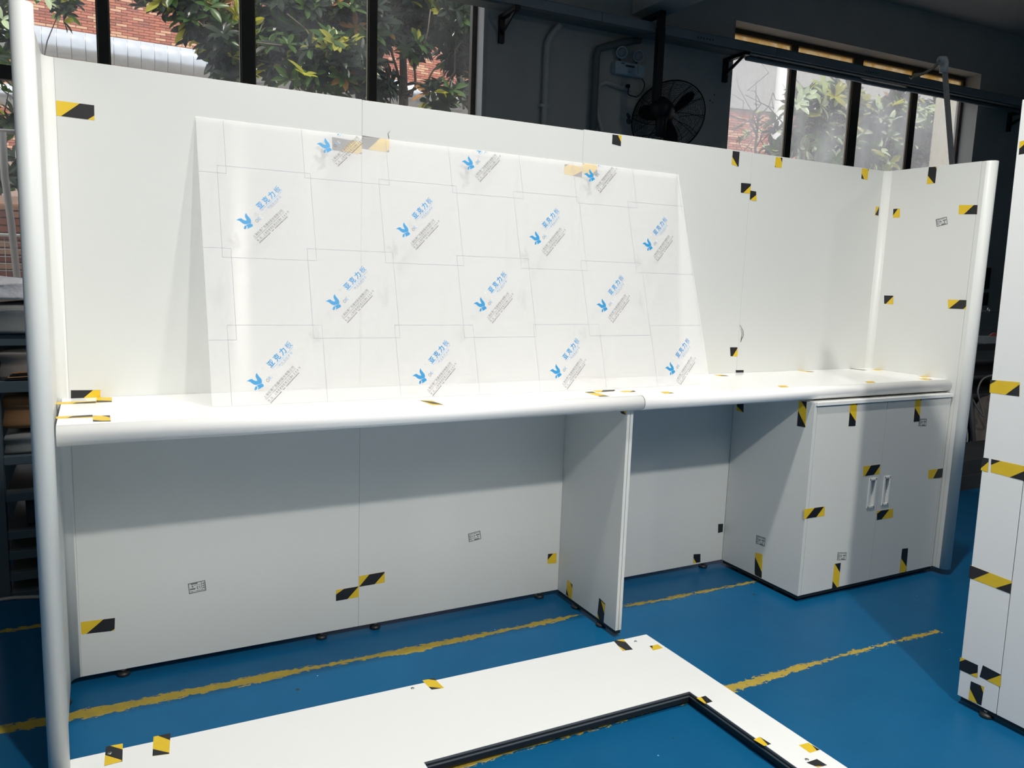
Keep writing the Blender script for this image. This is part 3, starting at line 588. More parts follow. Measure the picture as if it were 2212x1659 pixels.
# tall thin pole with elbow and cord, in front of the right window
P1 = at(2056, 347, .9); P0 = at(2040, 140, .9); d_ = (P0 - P1)
Pb = P1 - d_ * (P1.z / d_.z)
t = thing('drop_pipe', (Pb.x, Pb.y, 0), 'thin pale upright pipe with white elbow before the right window', 'pipe')
b = MB(); b.tube([Pb + Vector((0, 0, .002)), P0], .018, 12); b.build('pipe', 'rod', t)
b = MB(); b.tube([P0 + Vector((0, 0, -.05)), P0 + Vector((0, 0, .015)), P0 + Vector((-.012, 0, .03)), P0 + Vector((-.05, .0, .022))], .027, 12); b.build('elbow', 'pvcwhite', t)
b = MB(); Pe = at(1975, 163, 1.1); b.tube([P0 + Vector((-.05, 0, .02)), P0.lerp(Pe, .35) + Vector((0, 0, .004)), P0.lerp(Pe, .7) + Vector((0, 0, -.01)), Pe], [.012, .010, .010, .016], 8)
Pq = WP(wl(1968, 168, .34)[0], .32, 3.64); b.tube([Pe, Pe.lerp(Pq, .5) + Vector((0, 0, -.02)), Pq], .008, 6); b.build('cord', 'yarn', t)
# ------------------------------------------------------------------ storage rack at the left with its load
t = thing('storage_rack', (.2, 1.1, 0), 'blue-grey steel storage rack behind the tall left post', 'rack')
RX0, RX1, RY0, RY1 = -.315, .95, .85, 1.40
for (x, y) in ((RX0, RY0), (RX1, RY0), (RX0, RY1 - .05), (RX1, RY1 - .05)):
    b = MB(); b.box((x, y, 0), (x + .055, y + .05, 1.10)); b.build('upright', 'rack', t, bevel=.003)
zs = [at(50, q, .85).z for q in (722, 823, 985, 1064, 1146, 1190, 1236, 1278)]
for i, z in enumerate(zs):
    h_ = .035 if i > 1 else .045
    b = MB(); b.box((RX0 + .055, RY0 + .004, z - h_), (RX1, RY0 + .04, z)); b.build('shelf_beam', 'rack', t, bevel=.002)
    b = MB(); b.box((RX0 + .055, RY0 + .041, z - .012), (RX1, RY1, z - .002)); b.build('shelf', 'rack' if i < 3 else 'darkthing', t)
def lump(name, mt, a, b_, label, cat, amp=.02, group=None, nx=10, ny=6, nz=5):
    # softly bulging bag or wrapped block resting on a shelf
    mb = MB(); a = Vector(a); b_ = Vector(b_); bm = bmesh.new(); bmesh.ops.create_cube(bm, size=1); bmesh.ops.subdivide_edges(bm, edges=bm.edges, cuts=7, use_grid_fill=True)
    c = (a + b_) / 2; d = b_ - a; vs = []
    for v in bm.verts:
        p = v.co.copy(); k = max(abs(p.x), abs(p.y)) * 2
        z_ = p.z
        if z_ > 0: z_ *= 1 - .28 * (k ** 6)
        n = math.sin(p.x * 9 + p.y * 4) * .5 + math.sin(p.y * 11 + p.z * 7 + 1) * .5 + random.uniform(-.35, .35)
        q = Vector((c.x + p.x * d.x, c.y + p.y * d.y, c.z + z_ * d.z))
        if p.z > -.49: q += Vector((n * amp * .4, n * amp * .4, n * amp * (1 if p.z > .3 else .3)))
        vs.append(q)
    for i, q in enumerate(vs): q.z = max(q.z, a.z)
    bm.verts.ensure_lookup_table(); mb.add(vs, [[v.index for v in f.verts] for f in bm.faces], 0, True); bm.free()
    return mb.build(name, mt, None, label=label, category=cat)
lump('wrapped_bundle', 'film', (RX0 - .02, .84, zs[0] + .003), (RX1 - .1, 1.36, zs[0] + .115), 'grey film-wrapped flat bundle on top of the storage rack', 'bundle', .012)
zz = zs[0] + .134
lump('foam_packet', 'foam', (RX0 - .1, .86, zz), (-.155, 1.3, at(20, 604, .86).z), 'white bubble-wrapped packet on the wrapped bundle, beside the cardboard', 'packet', .008)
# cardboard sleeve
ca = at(27, 597, .86); cb = at(58, 643, .86)
b = MB(); b.box((-.148, .86, zz), (.35, 1.28, ca.z)); b.build('cardboard_box', 'card', None, bevel=.004, label='brown corrugated cardboard box beside the white foam packet', category='box')
lump('pale_sack', 'sack', (RX0 + .06, .875, zs[1] + .002), (RX1 - .1, 1.36, zs[1] + .135), 'pale lumpy sack on the second shelf of the storage rack', 'sack', .018)
for i in range(4):
    b = MB(); q = at(12 + i * 5, 818 - i * 5, .87)
    b.add([(q.x, .852 + i * .003, zs[1] + .004 + i * .008), (q.x + .5, .852 + i * .003, zs[1] + .016 + i * .012), (q.x + .5, .874 + i * 0, zs[1] + .016 + i * .012), (q.x, .874, zs[1] + .004 + i * .008), (q.x, .852 + i * .003, zs[1] + .008 + i * .008), (q.x + .5, .852 + i * .003, zs[1] + .021 + i * .012), (q.x + .5, .874, zs[1] + .021 + i * .012), (q.x, .874, zs[1] + .008 + i * .008)],
          [(0, 1, 2, 3), (4, 5, 6, 7), (0, 1, 5, 4), (2, 3, 7, 6), (0, 3, 7, 4), (1, 2, 6, 5)])
    b.build('thin_strip', 'card' if i % 2 else 'fan', None, label=('lowest thin black strip in front of the pale sack', 'thin brown strip just above the lowest black strip', 'thin black strip between two brown strips by the pale sack', 'topmost thin brown strip in front of the pale sack')[i], category='strip', group='thin strips in front of the pale sack')
lump('brown_bag', 'card', (RX0 + .06, .90, zs[2] + .102), (RX1 - .1, 1.36, zs[2] + .245), 'brown paper-coloured bag in the rack below the pale sack', 'bag', .015)
lump('grey_bag', 'film', (RX0 + .06, .89, zs[2] + .002), (RX1 - .1, 1.36, zs[2] + .085), 'dull grey bag in the rack, below the brown bag', 'bag', .01)
b = MB(); b.box((-.20, .92, zs[4] + .003), (.8, 1.35, zs[3] - .05)); b.build('black_crate', 'black', None, bevel=.004, label='black crate low in the storage rack', category='crate')
b = MB(); b.tube([Vector((-.9, .80, .008)), Vector((-.5, .83, .008)), at(30, 1309, .83) * 1 + Vector((0, 0, -at(30, 1309, .83).z + .008)), Vector((-.16, .80, .008)), Vector((-.10, .86, .008)), Vector((.3, .78, .008)), Vector((.8, .84, .008))], .008, 8)
b.build('floor_cable', 'cable', None, label='thin pale cable on the floor before the storage rack', category='cable')
# ------------------------------------------------------------------ dim workshop corner seen between right post and tall panels
t = thing('workbench', (6.3, 1.6, 0), 'dark cluttered workbench beyond the right post', 'workbench')
bz = at(2150, 742, 1.25).z
b = MB(); b.box((5.2, 1.2, bz - .05), (9.0, 2.0, bz)); b.build('bench_top', 'darkthing', t)
for k, x in enumerate((5.25, 7.0, 8.9)):
    for y in (1.25, 1.92):
        b = MB(); b.box((x, y, 0), (x + .06, y + .06, bz - .05)); b.build('leg', 'darkthing', t)
for k, z in enumerate((.12, .30, .48, .64)):
    if z < bz - .08: b = MB(); b.box((5.32, 1.25, z), (8.88, 1.95, z + .025)); b.build('shelf', 'darkthing', t)
q = at(2150, 701, 1.35); b = MB(); b.tube([(q.x - .12, 1.35, bz + .012), (q.x + .02, 1.36, bz + .05), (q.x + .25, 1.38, bz + .045), (q.x + .4, 1.4, bz + .012)], [.012, .035, .03, .012], 10); b.build('red_cloth', 'red', None, label='small faded red rag on the dark workbench', category='cloth')
q = at(2130, 716, 1.28); b = MB(); b.box((q.x - .07, 1.24, bz), (q.x + .10, 1.32, bz + .06)); b.build('small_box', 'trunk', None, bevel=.003, label='small grey box at the front of the dark workbench', category='box')
q0 = at(2118, 672, 1.5); q1 = at(2190, 678, 1.5); zr = q0.z
b = MB(); b.tube([(q0.x - .3, 1.5, zr), (q1.x + .5, 1.5, zr)], .009, 8); b.tube([(q0.x - .25, 1.5, bz), (q0.x - .25, 1.5, zr)], .009, 8); b.tube([(q1.x + .45, 1.5, bz), (q1.x + .45, 1.5, zr)], .009, 8); b.tube([(q0.x + .12, 1.5, zr - .03), (q0.x + .12, 1.5, zr + .03)], .014, 8)
b.build('steel_rail', 'steel', None, label='thin steel rod on stands above the dark workbench', category='rail')
for (pa, pb, lab) in (((2133, 578), (2138, 625), 'narrow dark box on the grey wall, the upper one beyond the right post'), ((2128, 632), (2136, 660), 'dark angled box on the grey wall, just below the narrow one')):
    a_, z1_ = wl(*pa, .1); b_, z0_ = wl(*pb, .1)
    b = MB(TW); b.box((a_ - .35, .002, z0_), (a_ + .06, .12, z1_)); b.build('wall_box', 'fan', None, bevel=.01, label=lab, category='box')
q = at(2098, 885, 1.35); lump('grey_sack', 'sack', (q.x - .25, 1.02, .0), (q.x + .12, 1.18, q.z + .16), 'dim grey-brown sack on the floor beyond the right post', 'sack', .02)
b = MB(); P_ = [at(u, v, 1.0) for u, v in ((2080, 872), (2098, 860), (2110, 880), (2125, 900), (2118, 870), (2112, 845), (2122, 820), (2145, 810), (2190, 800))]; zmin = P_[0]
b.tube(spline([Vector((P_[0].x - .15, .9, .01)), Vector((P_[0].x - .05, .9, .2))] + P_ + [Vector((P_[-1].x + .3, 1.19, bz + .01))]), .0065, 7); b.build('hose', 'cable', None, label='thin pale hose looping beyond the right post', category='hose')
b = MB(); b.box((5.0, .42, .0), (6.9, .70, .10)); b.box((5.05, .44, .10), (6.2, .68, .20)); b.box((5.5, .46, .2), (6.9, .66, .26)); b.build('metal_offcuts', 'darkthing', None, label='dark stacked metal lengths on the floor beyond the right post', category='metal')
# ------------------------------------------------------------------ partition wall: four panels, two end panels, rounded posts
XS = [0.0, 0.9077, 1.8032, 2.6972, 3.6046]
pw = thing('partition_wall', (1.8, 0.0, 0), 'long white panel wall of the bench with rounded end posts', 'partition')
XL = -.03; XR = 3.6046; TH = .03; FR = .028
for i in range(4):
    a0 = XS[i] + .0007; a1 = XS[i + 1] - .0007 if i < 3 else XR - FR
    zt_ = H + (.0, -.0015, .0015, 0)[i]
    b = MB(); b.box((a0, 0, ZB), (a1, TH, zt_)); b.build('panel', 'panel', pw, bevel=.0008)
b = MB()
for i in (0, 1, 2, 3): b.box((XS[i] - .002, .0008, ZB + .002), (XS[i] + .002, TH - .002, H - .003))
b.build('seam_strip', 'seampale', pw)
# corner profiles (concave) : left radius .03, right radius .05
pl = [(0.0, 0.0)] + [(x, y) for x, y in arc(0.0, -.03, .03, 90, 180, 8)] + [(-.03, -.034), (-.058, -.034), (-.058, TH), (0, TH)]
b = MB(); b.prism(pl[1:] if pl[0] == pl[1] else pl, 2, ZB, H, 0, True); b.build('corner_profile', 'panel', pw)
pl = [(x, y) for x, y in arc(XR - FR, -FR, FR, 90, 0, 10)] + [(XR + .03, -FR), (XR + .03, TH), (XR - FR, TH)]
b = MB(); b.prism(pl, 2, ZB, H, 0, True); b.build('corner_profile', 'panel', pw)
b = MB(); b.box((XL - .028, -.50, ZB), (XL, -.0352, H)); b.build('end_panel', 'panel', pw)
b = MB(); b.box((XR, -.479, ZB), (XR + .03, -FR - .0008, H)); b.build('end_panel', 'panel', pw)
for (cx, cy, r) in ((-.043, -.525, .0245), (XR + .031, -.50, .031)):
    b = MB(); b.lathe([(r, ZB), (r, H - .001), (r - .001, H)], (cx, cy, 0), (0, 0, 1), 40); b.build('end_post', 'post', pw)
b = MB(); b.box((XR, -.500, ZB), (XR + .03, -.4798, H - .0008)); b.build('post_lip', 'panel', pw)
b = MB(); b.box((XR - .0003, -.4794, ZB), (XR + .01, -.4788, H)); b.build('seam_strip', 'seampale', pw)
for (x, y) in ((.12, .022), (.775, .022), (.98, .022), (1.70, .022), (1.95, .022), (2.60, .022), (2.8, .022), (3.5, .022), (-.046, -.10), (-.046, -.40), (XR + .016, -.35), (XR + .016, -.1)): foot(pw, x, y, ZB)
BPn = (0, 0, 0), (0, 1, 0)
def bt(quad, base, polys): return tape(pw, quad, BPn[0], BPn[1], base, polys)
bt([(121, 217), (203.5, 227.5), (204, 260), (122, 249.5)], 'Y', [[(.62, 0), (1, 0), (1, .68), (.82, 1), (.12, 1)]])
bt([(153, 843), (217, 842.5), (216, 860), (153, 860.5)], 'K', [[(.75, 0), (1, 0), (1, 1), (.42, 1)]])
bt([(717, 296), (781, 307), (781, 333), (718, 324)], 'K', [[(.68, 0), (1, 0), (1, .8), (.93, 1), (.28, 1)]])
bt([(782.5, 293), (841, 302), (840, 329), (782, 321)], 'K', [[(.65, 0), (1, 0), (1, .78), (.9, 1), (.22, 1)]])
bt([(1219.8, 354.5), (1257, 360), (1256.8, 383.6), (1218, 376)], 'Y', [[(0, 0), (.2, 0), (0, .25)], [(1, .4), (1, 1), (.5, 1)]])
bt([(1259, 352.7), (1290, 356.5), (1289.4, 380), (1258, 373.5)], 'Y', [[(0, 0), (.12, 0), (0, .12)], [(1, .4), (1, 1), (.6, 1)]])
bt([(1323, 290.5), (1342.3, 293), (1340.8, 316), (1322, 311)], 'K', [[(.6, 0), (1, 0), (1, .62)]])
bt([(1583, 326), (1597.7, 328), (1595.3, 360.3), (1580.4, 354.8)], 'K', [[(0, .45), (.85, 1), (0, 1)]])
bt([(1675.8, 339), (1690, 341), (1688.3, 362.7), (1673.7, 361)], 'Y', [[(.7, 0), (1, 0), (1, .45)], [(0, .82), (.12, 1), (0, 1)]])
bt([(1862, 363.5), (1876.3, 365.5), (1873.6, 388.9), (1860.5, 385.8)], 'Y', [[(0, .5), (.45, 1), (0, 1)], [(.85, 0), (1, 0), (1, .15)]])
bt([(1600.8, 395), (1622, 396.8), (1620.2, 418.3), (1600.2, 416.2)], 'K', [[(1, .2), (1, 1), (.25, 1)]])
bt([(1620.6, 411.6), (1633.3, 413.8), (1633.9, 434.4), (1619.8, 432)], 'K', [[(1, .35), (1, 1), (0, 1)]])
bt([(1892, 446), (1899, 447), (1897, 466), (1890, 464.8)], 'Y', [[(1, 0), (1, 1), (0, .95)]])
bt([(1576.9, 750.3), (1592.8, 750.3), (1592.8, 769.9), (1578, 769.5)], 'K', [[(1, .1), (1, 1), (.3, 1)]])
bt([(1589.2, 799.5), (1606.2, 799.5), (1606.2, 804.5), (1589.2, 804.8)], 'K', [])
bt([(174.3, 1343.8), (248.4, 1334.6), (247.5, 1362), (175.7, 1370.3)], 'Y', [[(.66, 0), (1, 0), (1, .85), (.9, 1), (.15, 1)]])
bt([(775.6, 1244.7), (830.6, 1234.9), (831.3, 1258), (775.6, 1267.5)], 'Y', [[(.4, 0), (1, 0), (1, .1), (.6, 1), (0, 1)]])
bt([(725.7, 1274.7), (774.9, 1266.4), (774.9, 1289.5), (725.7, 1298.2)], 'Y', [[(.35, 0), (1, 0), (.5, 1), (0, 1), (0, .4)]])
bt([(1183.6, 1196.6), (1202.5, 1194.8), (1201.5, 1216.5), (1182.5, 1217.6)], 'Y', [[(0, 0), (.6, 0), (0, .6)]])
bt([(1551.4, 1132), (1562, 1131.4), (1561, 1149), (1551, 1151.3)], 'K', [])
bt([(1498.2, 1197.3), (1513, 1196.5), (1512.7, 1214.3), (1497.5, 1216.8)], 'K', [[(0, .4), (.4, 1), (0, 1)]])
def rt_(quad, base, polys): return tape(pw, quad, (XR, 0, 0), (1, 0, 0), base, polys)
rt_([(1930, 451.5), (1944, 450.5), (1944, 469.7), (1929, 470.3)], 'Y', [[(0, 0), (.7, 0), (0, .75)]])
rt_([(1910, 638.2), (1929.6, 638.6), (1929.2, 657.4), (1910, 656)], 'K', [[(1, .1), (1, 1), (.2, 1)]])
rt_([(2006.6, 361), (2024, 360), (2020, 395.5), (2001.9, 397.7)], 'K', [[(0, .5), (.85, 1), (0, 1)], [(.85, 0), (1, 0), (1, .15)]])
rt_([(2071.7, 442.9), (2112, 442.9), (2110.6, 462.8), (2070.6, 462.8)], 'Y', [[(.8, 0), (1, 0), (1, 1), (.3, 1)]])
rt_([(2047.8, 647.2), (2088, 648.3), (2086.6, 667.9), (2048.2, 666.4)], 'Y', [[(.65, 0), (1, 0), (1, .7), (.85, 1), (.05, 1)]])
def sticker(parent, quad, p, n, kind=0):
    n = Vector(n).normalized(); q = [on(u, v, p, n) for (u, v) in quad]
    if (CAM - q[0]).dot(n) < 0: n = -n
    ex = (q[1] - q[0]); ey = (q[3] - q[0]); mb = MB()
    def P(u, v, h=.0008): return q[0] + ex * u + ey * v + n * h
    def bar(u0, v0, u1, v1): mb.add([P(u0, v0), P(u1, v0), P(u1, v1), P(u0, v1)], [(0, 1, 2, 3)])
    t_ = .045
    for a in ((0, 0, 1, t_ * 1.4), (0, 1 - t_ * 1.4, 1, 1), (0, 0, t_, 1), (1 - t_, 0, 1, 1)): bar(*a)
    rr = random.Random(kind * 7 + 3)
    for i in range(9): x_ = .06 + i * .1; bar(x_, .12, x_ + rr.uniform(.03, .08), .20)      # heading line, too small to read
    for v_ in (.30, .50, .70): bar(.05, v_, .18, v_ + .09)
    bar(.22, .25, .25, .95)
    if kind in (0, 1):
        V, F = text_mesh('13', 1.0, .02)
        mb.add([P(.28 + x_ * .26, .58 - y_ * .38) for x_, y_ in V], F)
    else: bar(.30, .34, .36, .56); bar(.40, .34, .48, .56)
    bar(.62, .33, .92, .46); bar(.72, .55, .80, .72); bar(.45, .82, .85, .92); bar(.56, .42, .60, .46)
    for i in range(4): bar(.3 + i * .1, .68, .35 + i * .1, .74)
    return mb.build('inspection_sticker', 'ink', parent)
s1 = sticker(pw, [(445.5, 1275), (408.5, 1283), (406, 1262), (443, 1253)], *BPn, 0)
sticker(pw, [(1011, 1153), (1037, 1146), (1039, 1163), (1013, 1171)], *BPn, 1)
sticker(pw, [(2021.5, 474), (2045, 468), (2046.7, 483), (2023.6, 489.7)], (XR, 0, 0), (1, 0, 0), 2)
# scuffs
def scuff(parent, pts, p, n, w=.0012, mt='dirt'):
    b = MB(); n = Vector(n); q = [on(u, v, p, n) + (n * -.0002) for u, v in pts]
    b.tube(q, w, 4); b.build('scuff_mark', mt, parent)
scuff(pw, [(842, 283), (838, 289), (840, 299)], *BPn, .0016)
scuff(pw, [(1598, 702), (1605, 714), (1606, 724), (1600, 738), (1603, 720), (1600, 710)], *BPn, .0028)
scuff(pw, [(1896, 540), (1898, 546), (1895, 548)], *BPn, .0012)
scuff(pw, [(78, 226), (80, 256), (80, 268)], (XL - .01, 0, 0), (1, 0, 0), .0012, 'inkgrey')
scuff(pw, [(94, 208), (95, 245)], (XL, 0, 0), (1, 0, 0), .0010, 'inkgrey')
# ------------------------------------------------------------------ worktops
def worktop(label, x0, x1):
    t = thing('worktop', ((x0 + x1) / 2, -.2, ZU), label, 'worktop'); r = (ZC - ZU) / 2
    pl = [(-.0015, ZU), (-.0015, ZC)] + arc(-.46 + r, (ZC + ZU) / 2, r, 90, 270, 16)
    b = MB(); b.prism(pl, 0, x0, x1, 0, True); o = b.build('slab', 'gloss', t)
    for p in o.data.polygons: p.use_smooth = abs(p.normal.z) < .999 and len(p.vertices) == 4
    return t
wt1 = worktop('left glossy white worktop with rounded front edge', XL + .012, 1.8245)
b = MB(); r_ = (ZC - ZU) / 2 - .0012; b.prism([(-.003, ZU + .0012), (-.003, ZC - .0012)] + arc(-.46 + r_ + .0012, (ZC + ZU) / 2, r_, 90, 270, 16), 0, 1.8246, 1.8274); b.build('joint_gap', 'seam', wt1)
wt2 = worktop('right glossy white worktop, running over the cupboard', 1.8275, XR - .001)
def ct(wt, quad, base, polys): return tape(wt, quad, (0, 0, ZC), (0, 0, 1), base, polys, th=.0004)
ct(wt1, [(209, 858.5), (242, 858.5), (241.5, 868.7), (208, 870)], 'Y', [[(0, .6), (1, .75), (1, 1), (0, 1)]])
ct(wt1, [(121, 869), (207.5, 866.5), (207.5, 871), (121, 873.6)], 'Y', [[(.5, .55), (1, .1), (1, 1), (.4, 1)]])
ct(wt1, [(200.5, 898.4), (237.6, 897.3), (239.4, 910.5), (200.7, 911)], 'K', [[(0, .1), (.5, 0), (1, .4), (1, .9), (.5, .9), (0, .7)]])
ct(wt1, [(121, 900.2), (200, 896.2), (200, 902), (121, 904.5)], 'Y', [[(.45, .15), (1, 0), (1, .7), (.3, .9)]])
ct(wt1, [(906.8, 865.1), (932, 865), (958.4, 874.6), (934.6, 875.4)], 'Y', [[(0, 0), (.8, .35), (1, 1), (.3, .75)]])
ct(wt1, [(1263, 847.3), (1279.3, 846.1), (1316.7, 856.2), (1296.4, 857)], 'Y', [[(0, 0), (1, 0), (.9, .25), (.2, .2)], [(1, 1), (0, 1), (0, .85), (.9, .8)]])
ct(wt1, [(1280, 843.7), (1329, 842), (1327, 845.3), (1292, 847.6)], 'Y', [[(.45, 0), (1, 0), (1, 1), (.2, 1)]])
ct(wt1, [(1338.7, 844.8), (1369.6, 843.5), (1374, 846.5), (1346, 847.4)], 'Y', [[(.95, 0), (1, 1), (.55, 1)]])
ct(wt2, [(1425.7, 846.5), (1442, 845.7), (1456.7, 849.4), (1437, 850.7)], 'Y', [[(.85, .7), (1, 1), (.3, 1)]])
ct(wt2, [(1679, 833.3), (1696, 832.6), (1704.8, 836.2), (1687.6, 837)], 'Y', [])
ct(wt2, [(1868, 824), (1885.2, 823.3), (1892, 826.7), (1874.9, 827.6)], 'Y', [])
ct(wt2, [(1720, 799.9), (1730.6, 800.2), (1758.7, 803.4), (1747.8, 804)], 'Y', [[(.7, .5), (1, .4), (1, 1), (.6, 1)]])
ct(wt2, [(1833.6, 796), (1840, 796), (1873, 799.5), (1864.6, 800)], 'K', [[(.8, .3), (1, .3), (1, .7), (.6, .9)]])
ct(wt2, [(1881, 798), (1909, 797), (1915.4, 799), (1892, 800)], 'Y', [[(.8, 0), (1, .2), (1, 1), (.75, 1)]])
ct(wt2, [(1983, 812.6), (2008.9, 811.8), (2019, 813.8), (1995, 814.9)], 'Y', [[(.7, 0), (1, .2), (1, 1), (.75, 1)]])
ct(wt2, [(1983, 817.8), (1998.6, 817), (2014, 820.2), (1998.6, 820.9)], 'Y', [[(.7, .8), (1, .7), (1, 1), (.6, 1)]])
ct(wt2, [(1541.8, 809.3), (1561.7, 809.5), (1574.4, 812.5), (1554.5, 812.4)], 'Y', [[(.3, .6), (1, .5), (1, 1), (.2, 1)]])
# ------------------------------------------------------------------ divider under the worktop
XD0, XD1, YDF = 1.7776, 1.805, -.4225
dv = thing('divider_panel', (1.79, -.2, 0), 'upright white double-board divider under the worktop joint', 'panel')
b = MB(); b.box((XD0, YDF, ZB), (XD0 + .0125, -.002, ZU - .001)); b.build('board', 'panel', dv, bevel=.0008)
b = MB(); b.box((XD0 + .0145, YDF, ZB), (XD1, -.002, ZU - .001)); b.build('board', 'panel', dv, bevel=.0008)
b = MB(); b.box((XD0 + .003, YDF + .003, ZB - .014), (XD1 - .002, -.004, ZB)); b.build('base_strip', 'black', dv)  # thin black strip below the two boards
b = MB(); b.box((XD0 + .0125, YDF + .003, ZB), (XD0 + .0145, -.003, ZU - .002)); b.build('seam_strip', 'seam', dv)
for y in (-.13, -.31): foot(dv, 1.7905, y, ZB - .014)
def dt(quad, base, polys): return tape(dv, quad, (XD0, 0, 0), (1, 0, 0), base, polys)
dt([(1225.7, 1251.5), (1237, 1263), (1235, 1295), (1222.9, 1284)], 'Y', [[(.6, 0), (1, 0), (1, .25)], [(0, .6), (.5, 1), (0, 1)]])
dt([(1294.5, 1291.3), (1307.2, 1304), (1303.9, 1345), (1289.8, 1334)], 'K', [[(.35, .05), (1, .05), (1, .5)], [(0, .75), (.35, 1), (0, 1)]])
dt([(1338.3, 886.5), (1352.7, 886), (1352.4, 896), (1342.6, 893.3)], 'K', [[(.6, 0), (1, 0), (1, 1)]])
# ------------------------------------------------------------------ cupboard
XC0, XC1, YCF, ZCT = 2.6958, 3.598, -.466, .869
cb = thing('base_cupboard', (3.15, -.23, 0), 'white two-door cupboard under the right worktop', 'cupboard')
b = MB(); b.box((XC0, YCF, ZB), (XC0 + .017, -.002, ZCT)); b.box((XC1 - .014, YCF, ZB), (XC1, -.002, ZCT)); b.box((XC0 + .017, -.014, ZB), (XC1 - .014, -.002, ZCT)); b.box((XC0 + .017, YCF + .02, ZB), (XC1 - .014, -.014, ZB + .016)); b.box((XC0 + .017, YCF + .02, ZCT - .016), (XC1 - .014, -.014, ZCT))
b.build('body', 'panel', cb, bevel=.0008)
b = MB(); b.box((XC0 + .004, YCF + .004, ZB - .015), (XC1 - .004, -.004, ZB)); b.build('base_strip', 'black', cb)  # black strip below the body, slightly set back
b = MB(); b.box((XC0 + .006, YCF - .010, ZCT - .012), (XC1, YCF - .001, ZCT + .003)); b.box((XC0 + .006, YCF - .001, ZCT + .0005), (XC1, YCF + .05, ZCT + .003)); b.build('top_rail', 'edge', cb, bevel=.001)
JM = 3.151
doors = []
for (a0, a1, q) in ((XC0 + .0185, JM - .0012, ((1877.6, 1036), (1889.3, 1092))), (JM + .0012, XC1 - .0155, ((1909.5, 1031.5), (1914, 1087)))):
    h0 = on(*q[0], (0, YCF, 0), (0, 1, 0)); h1 = on(*q[1], (0, YCF, 0), (0, 1, 0))
    hx0 = h0.x + .002; hx1 = hx0 + (.045 if a0 < 3 else .041); hz1 = h0.z + .002; hz0 = h1.z - .004
    b = MB(); y0, y1 = YCF, YCF + .018; z0, z1 = ZB + .001, ZCT - .014
    b.box((a0, y0, z0), (hx0, y1, z1)); b.box((hx1, y0, z0), (a1, y1, z1)); b.box((hx0, y0, z0), (hx1, y1, hz0)); b.box((hx0, y0, hz1), (hx1, y1, z1))
    d = b.build('door', 'panel', cb)
    b = MB(); f_ = .007
    b.box((hx0 - .003, y0 - .004, hz0 - .003), (hx0 + f_, y0 + .0, hz1 + .003)); b.box((hx1 - f_, y0 - .004, hz0 - .003), (hx1 + .003, y0, hz1 + .003)); b.box((hx0, y0 - .004, hz0 - .003), (hx1, y0, hz0 + f_)); b.box((hx0, y0 - .004, hz1 - f_), (hx1, y0, hz1 + .003))
    b.box((hx0 + .001, y0 + .014, hz0 + .001), (hx1 - .001, y0 + .016, hz1 - .001))
    b.add([(hx0 + .001, y0, hz0 + .001), (hx0 + .001, y0, hz1 - .001), (hx0 + .001, y0 + .014, hz1 - .001), (hx0 + .001, y0 + .014, hz0 + .001)], [(0, 1, 2, 3)]); b.add([(hx1 - .001, y0, hz0 + .001), (hx1 - .001, y0, hz1 - .001), (hx1 - .001, y0 + .014, hz1 - .001), (hx1 - .001, y0 + .014, hz0 + .001)], [(0, 1, 2, 3)])
    b.build('recessed_handle', 'edge', d, bevel=.001)
for (x, y) in ((XC0 + .03, -.11), (XC0 + .03, -.33), (XC1 - .03, -.11), (XC1 - .03, -.40)): foot(cb, x, y, ZB - .015)
def kt(quad, base, polys): return tape(cb, quad, (XC0, 0, 0), (1, 0, 0), base, polys)
def ft(quad, base, polys): return tape(cb, quad, (0, YCF, 0), (0, 1, 0), base, polys)
kt([(1592, 873), (1606.7, 872), (1606, 891.2), (1591, 886.8)], 'K', [[(0, .3), (1, 1), (0, 1)]])
kt([(1725.8, 865.8), (1743, 867.6), (1739.8, 923), (1722, 920.2)], 'Y', [[(.3, 0), (1, 0), (1, .3)], [(0, .4), (1, .95), (1, 1), (0, 1)]])
kt([(1631.6, 1193.4), (1647.4, 1197.5), (1645.4, 1249), (1630.2, 1241)], 'Y', [[(0, .2), (1, .75), (1, 1), (.1, 1), (0, .85)]])
for q in ([(1837, 868.5), (1851.9, 867.5), (1847.4, 920.2), (1832.6, 920.9)], [(1978, 859.5), (1990, 858.6), (1985.9, 909.9), (1973.2, 911.3)]): ft(q, 'Y', [[(0, .4), (1, .8), (1, 1), (0, 1)], [(.75, 0), (1, 0), (1, .18)]])
ft([(1864.9, 1007.5), (1901, 1003), (1899.6, 1023.6), (1864.6, 1028.8)], 'Y', [[(.45, 0), (1, 0), (1, .15), (.65, 1), (.1, 1)]])
ft([(2005.4, 1015.4), (2036.8, 1011.6), (2034.7, 1031.7), (2005, 1034.3)], 'Y', [[(.65, 0), (1, 0), (1, .95), (.85, 1), (.35, 1)]])
ft([(1737, 1100), (1781.8, 1094), (1780.7, 1114.3), (1736, 1121)], 'Y', [[(.5, 0), (.95, 0), (.6, 1), (.1, 1)]])
ft([(1894.5, 1104), (1929.5, 1098.9), (1928.5, 1117.8), (1893.5, 1123.3)], 'Y', [[(.25, 0), (.75, 0), (.3, 1), (0, 1), (0, .3)]])
ft([(1802, 1218), (1816, 1215.7), (1811.3, 1268), (1796.9, 1271)], 'Y', [[(.1, 0), (1, 0), (1, .4)], [(0, .7), (.75, 1), (0, 1)]])
ft([(1948.8, 1185.4), (1961.5, 1184), (1957.3, 1234.5), (1942.9, 1237)], 'K', [[(0, .4), (1, .8), (.9, 1), (0, 1)]])
sticker(cb, [(1634.4, 1155.5), (1653.6, 1162.4), (1652.2, 1180.3), (1633, 1173.4)], (XC0, 0, 0), (1, 0, 0), 3)
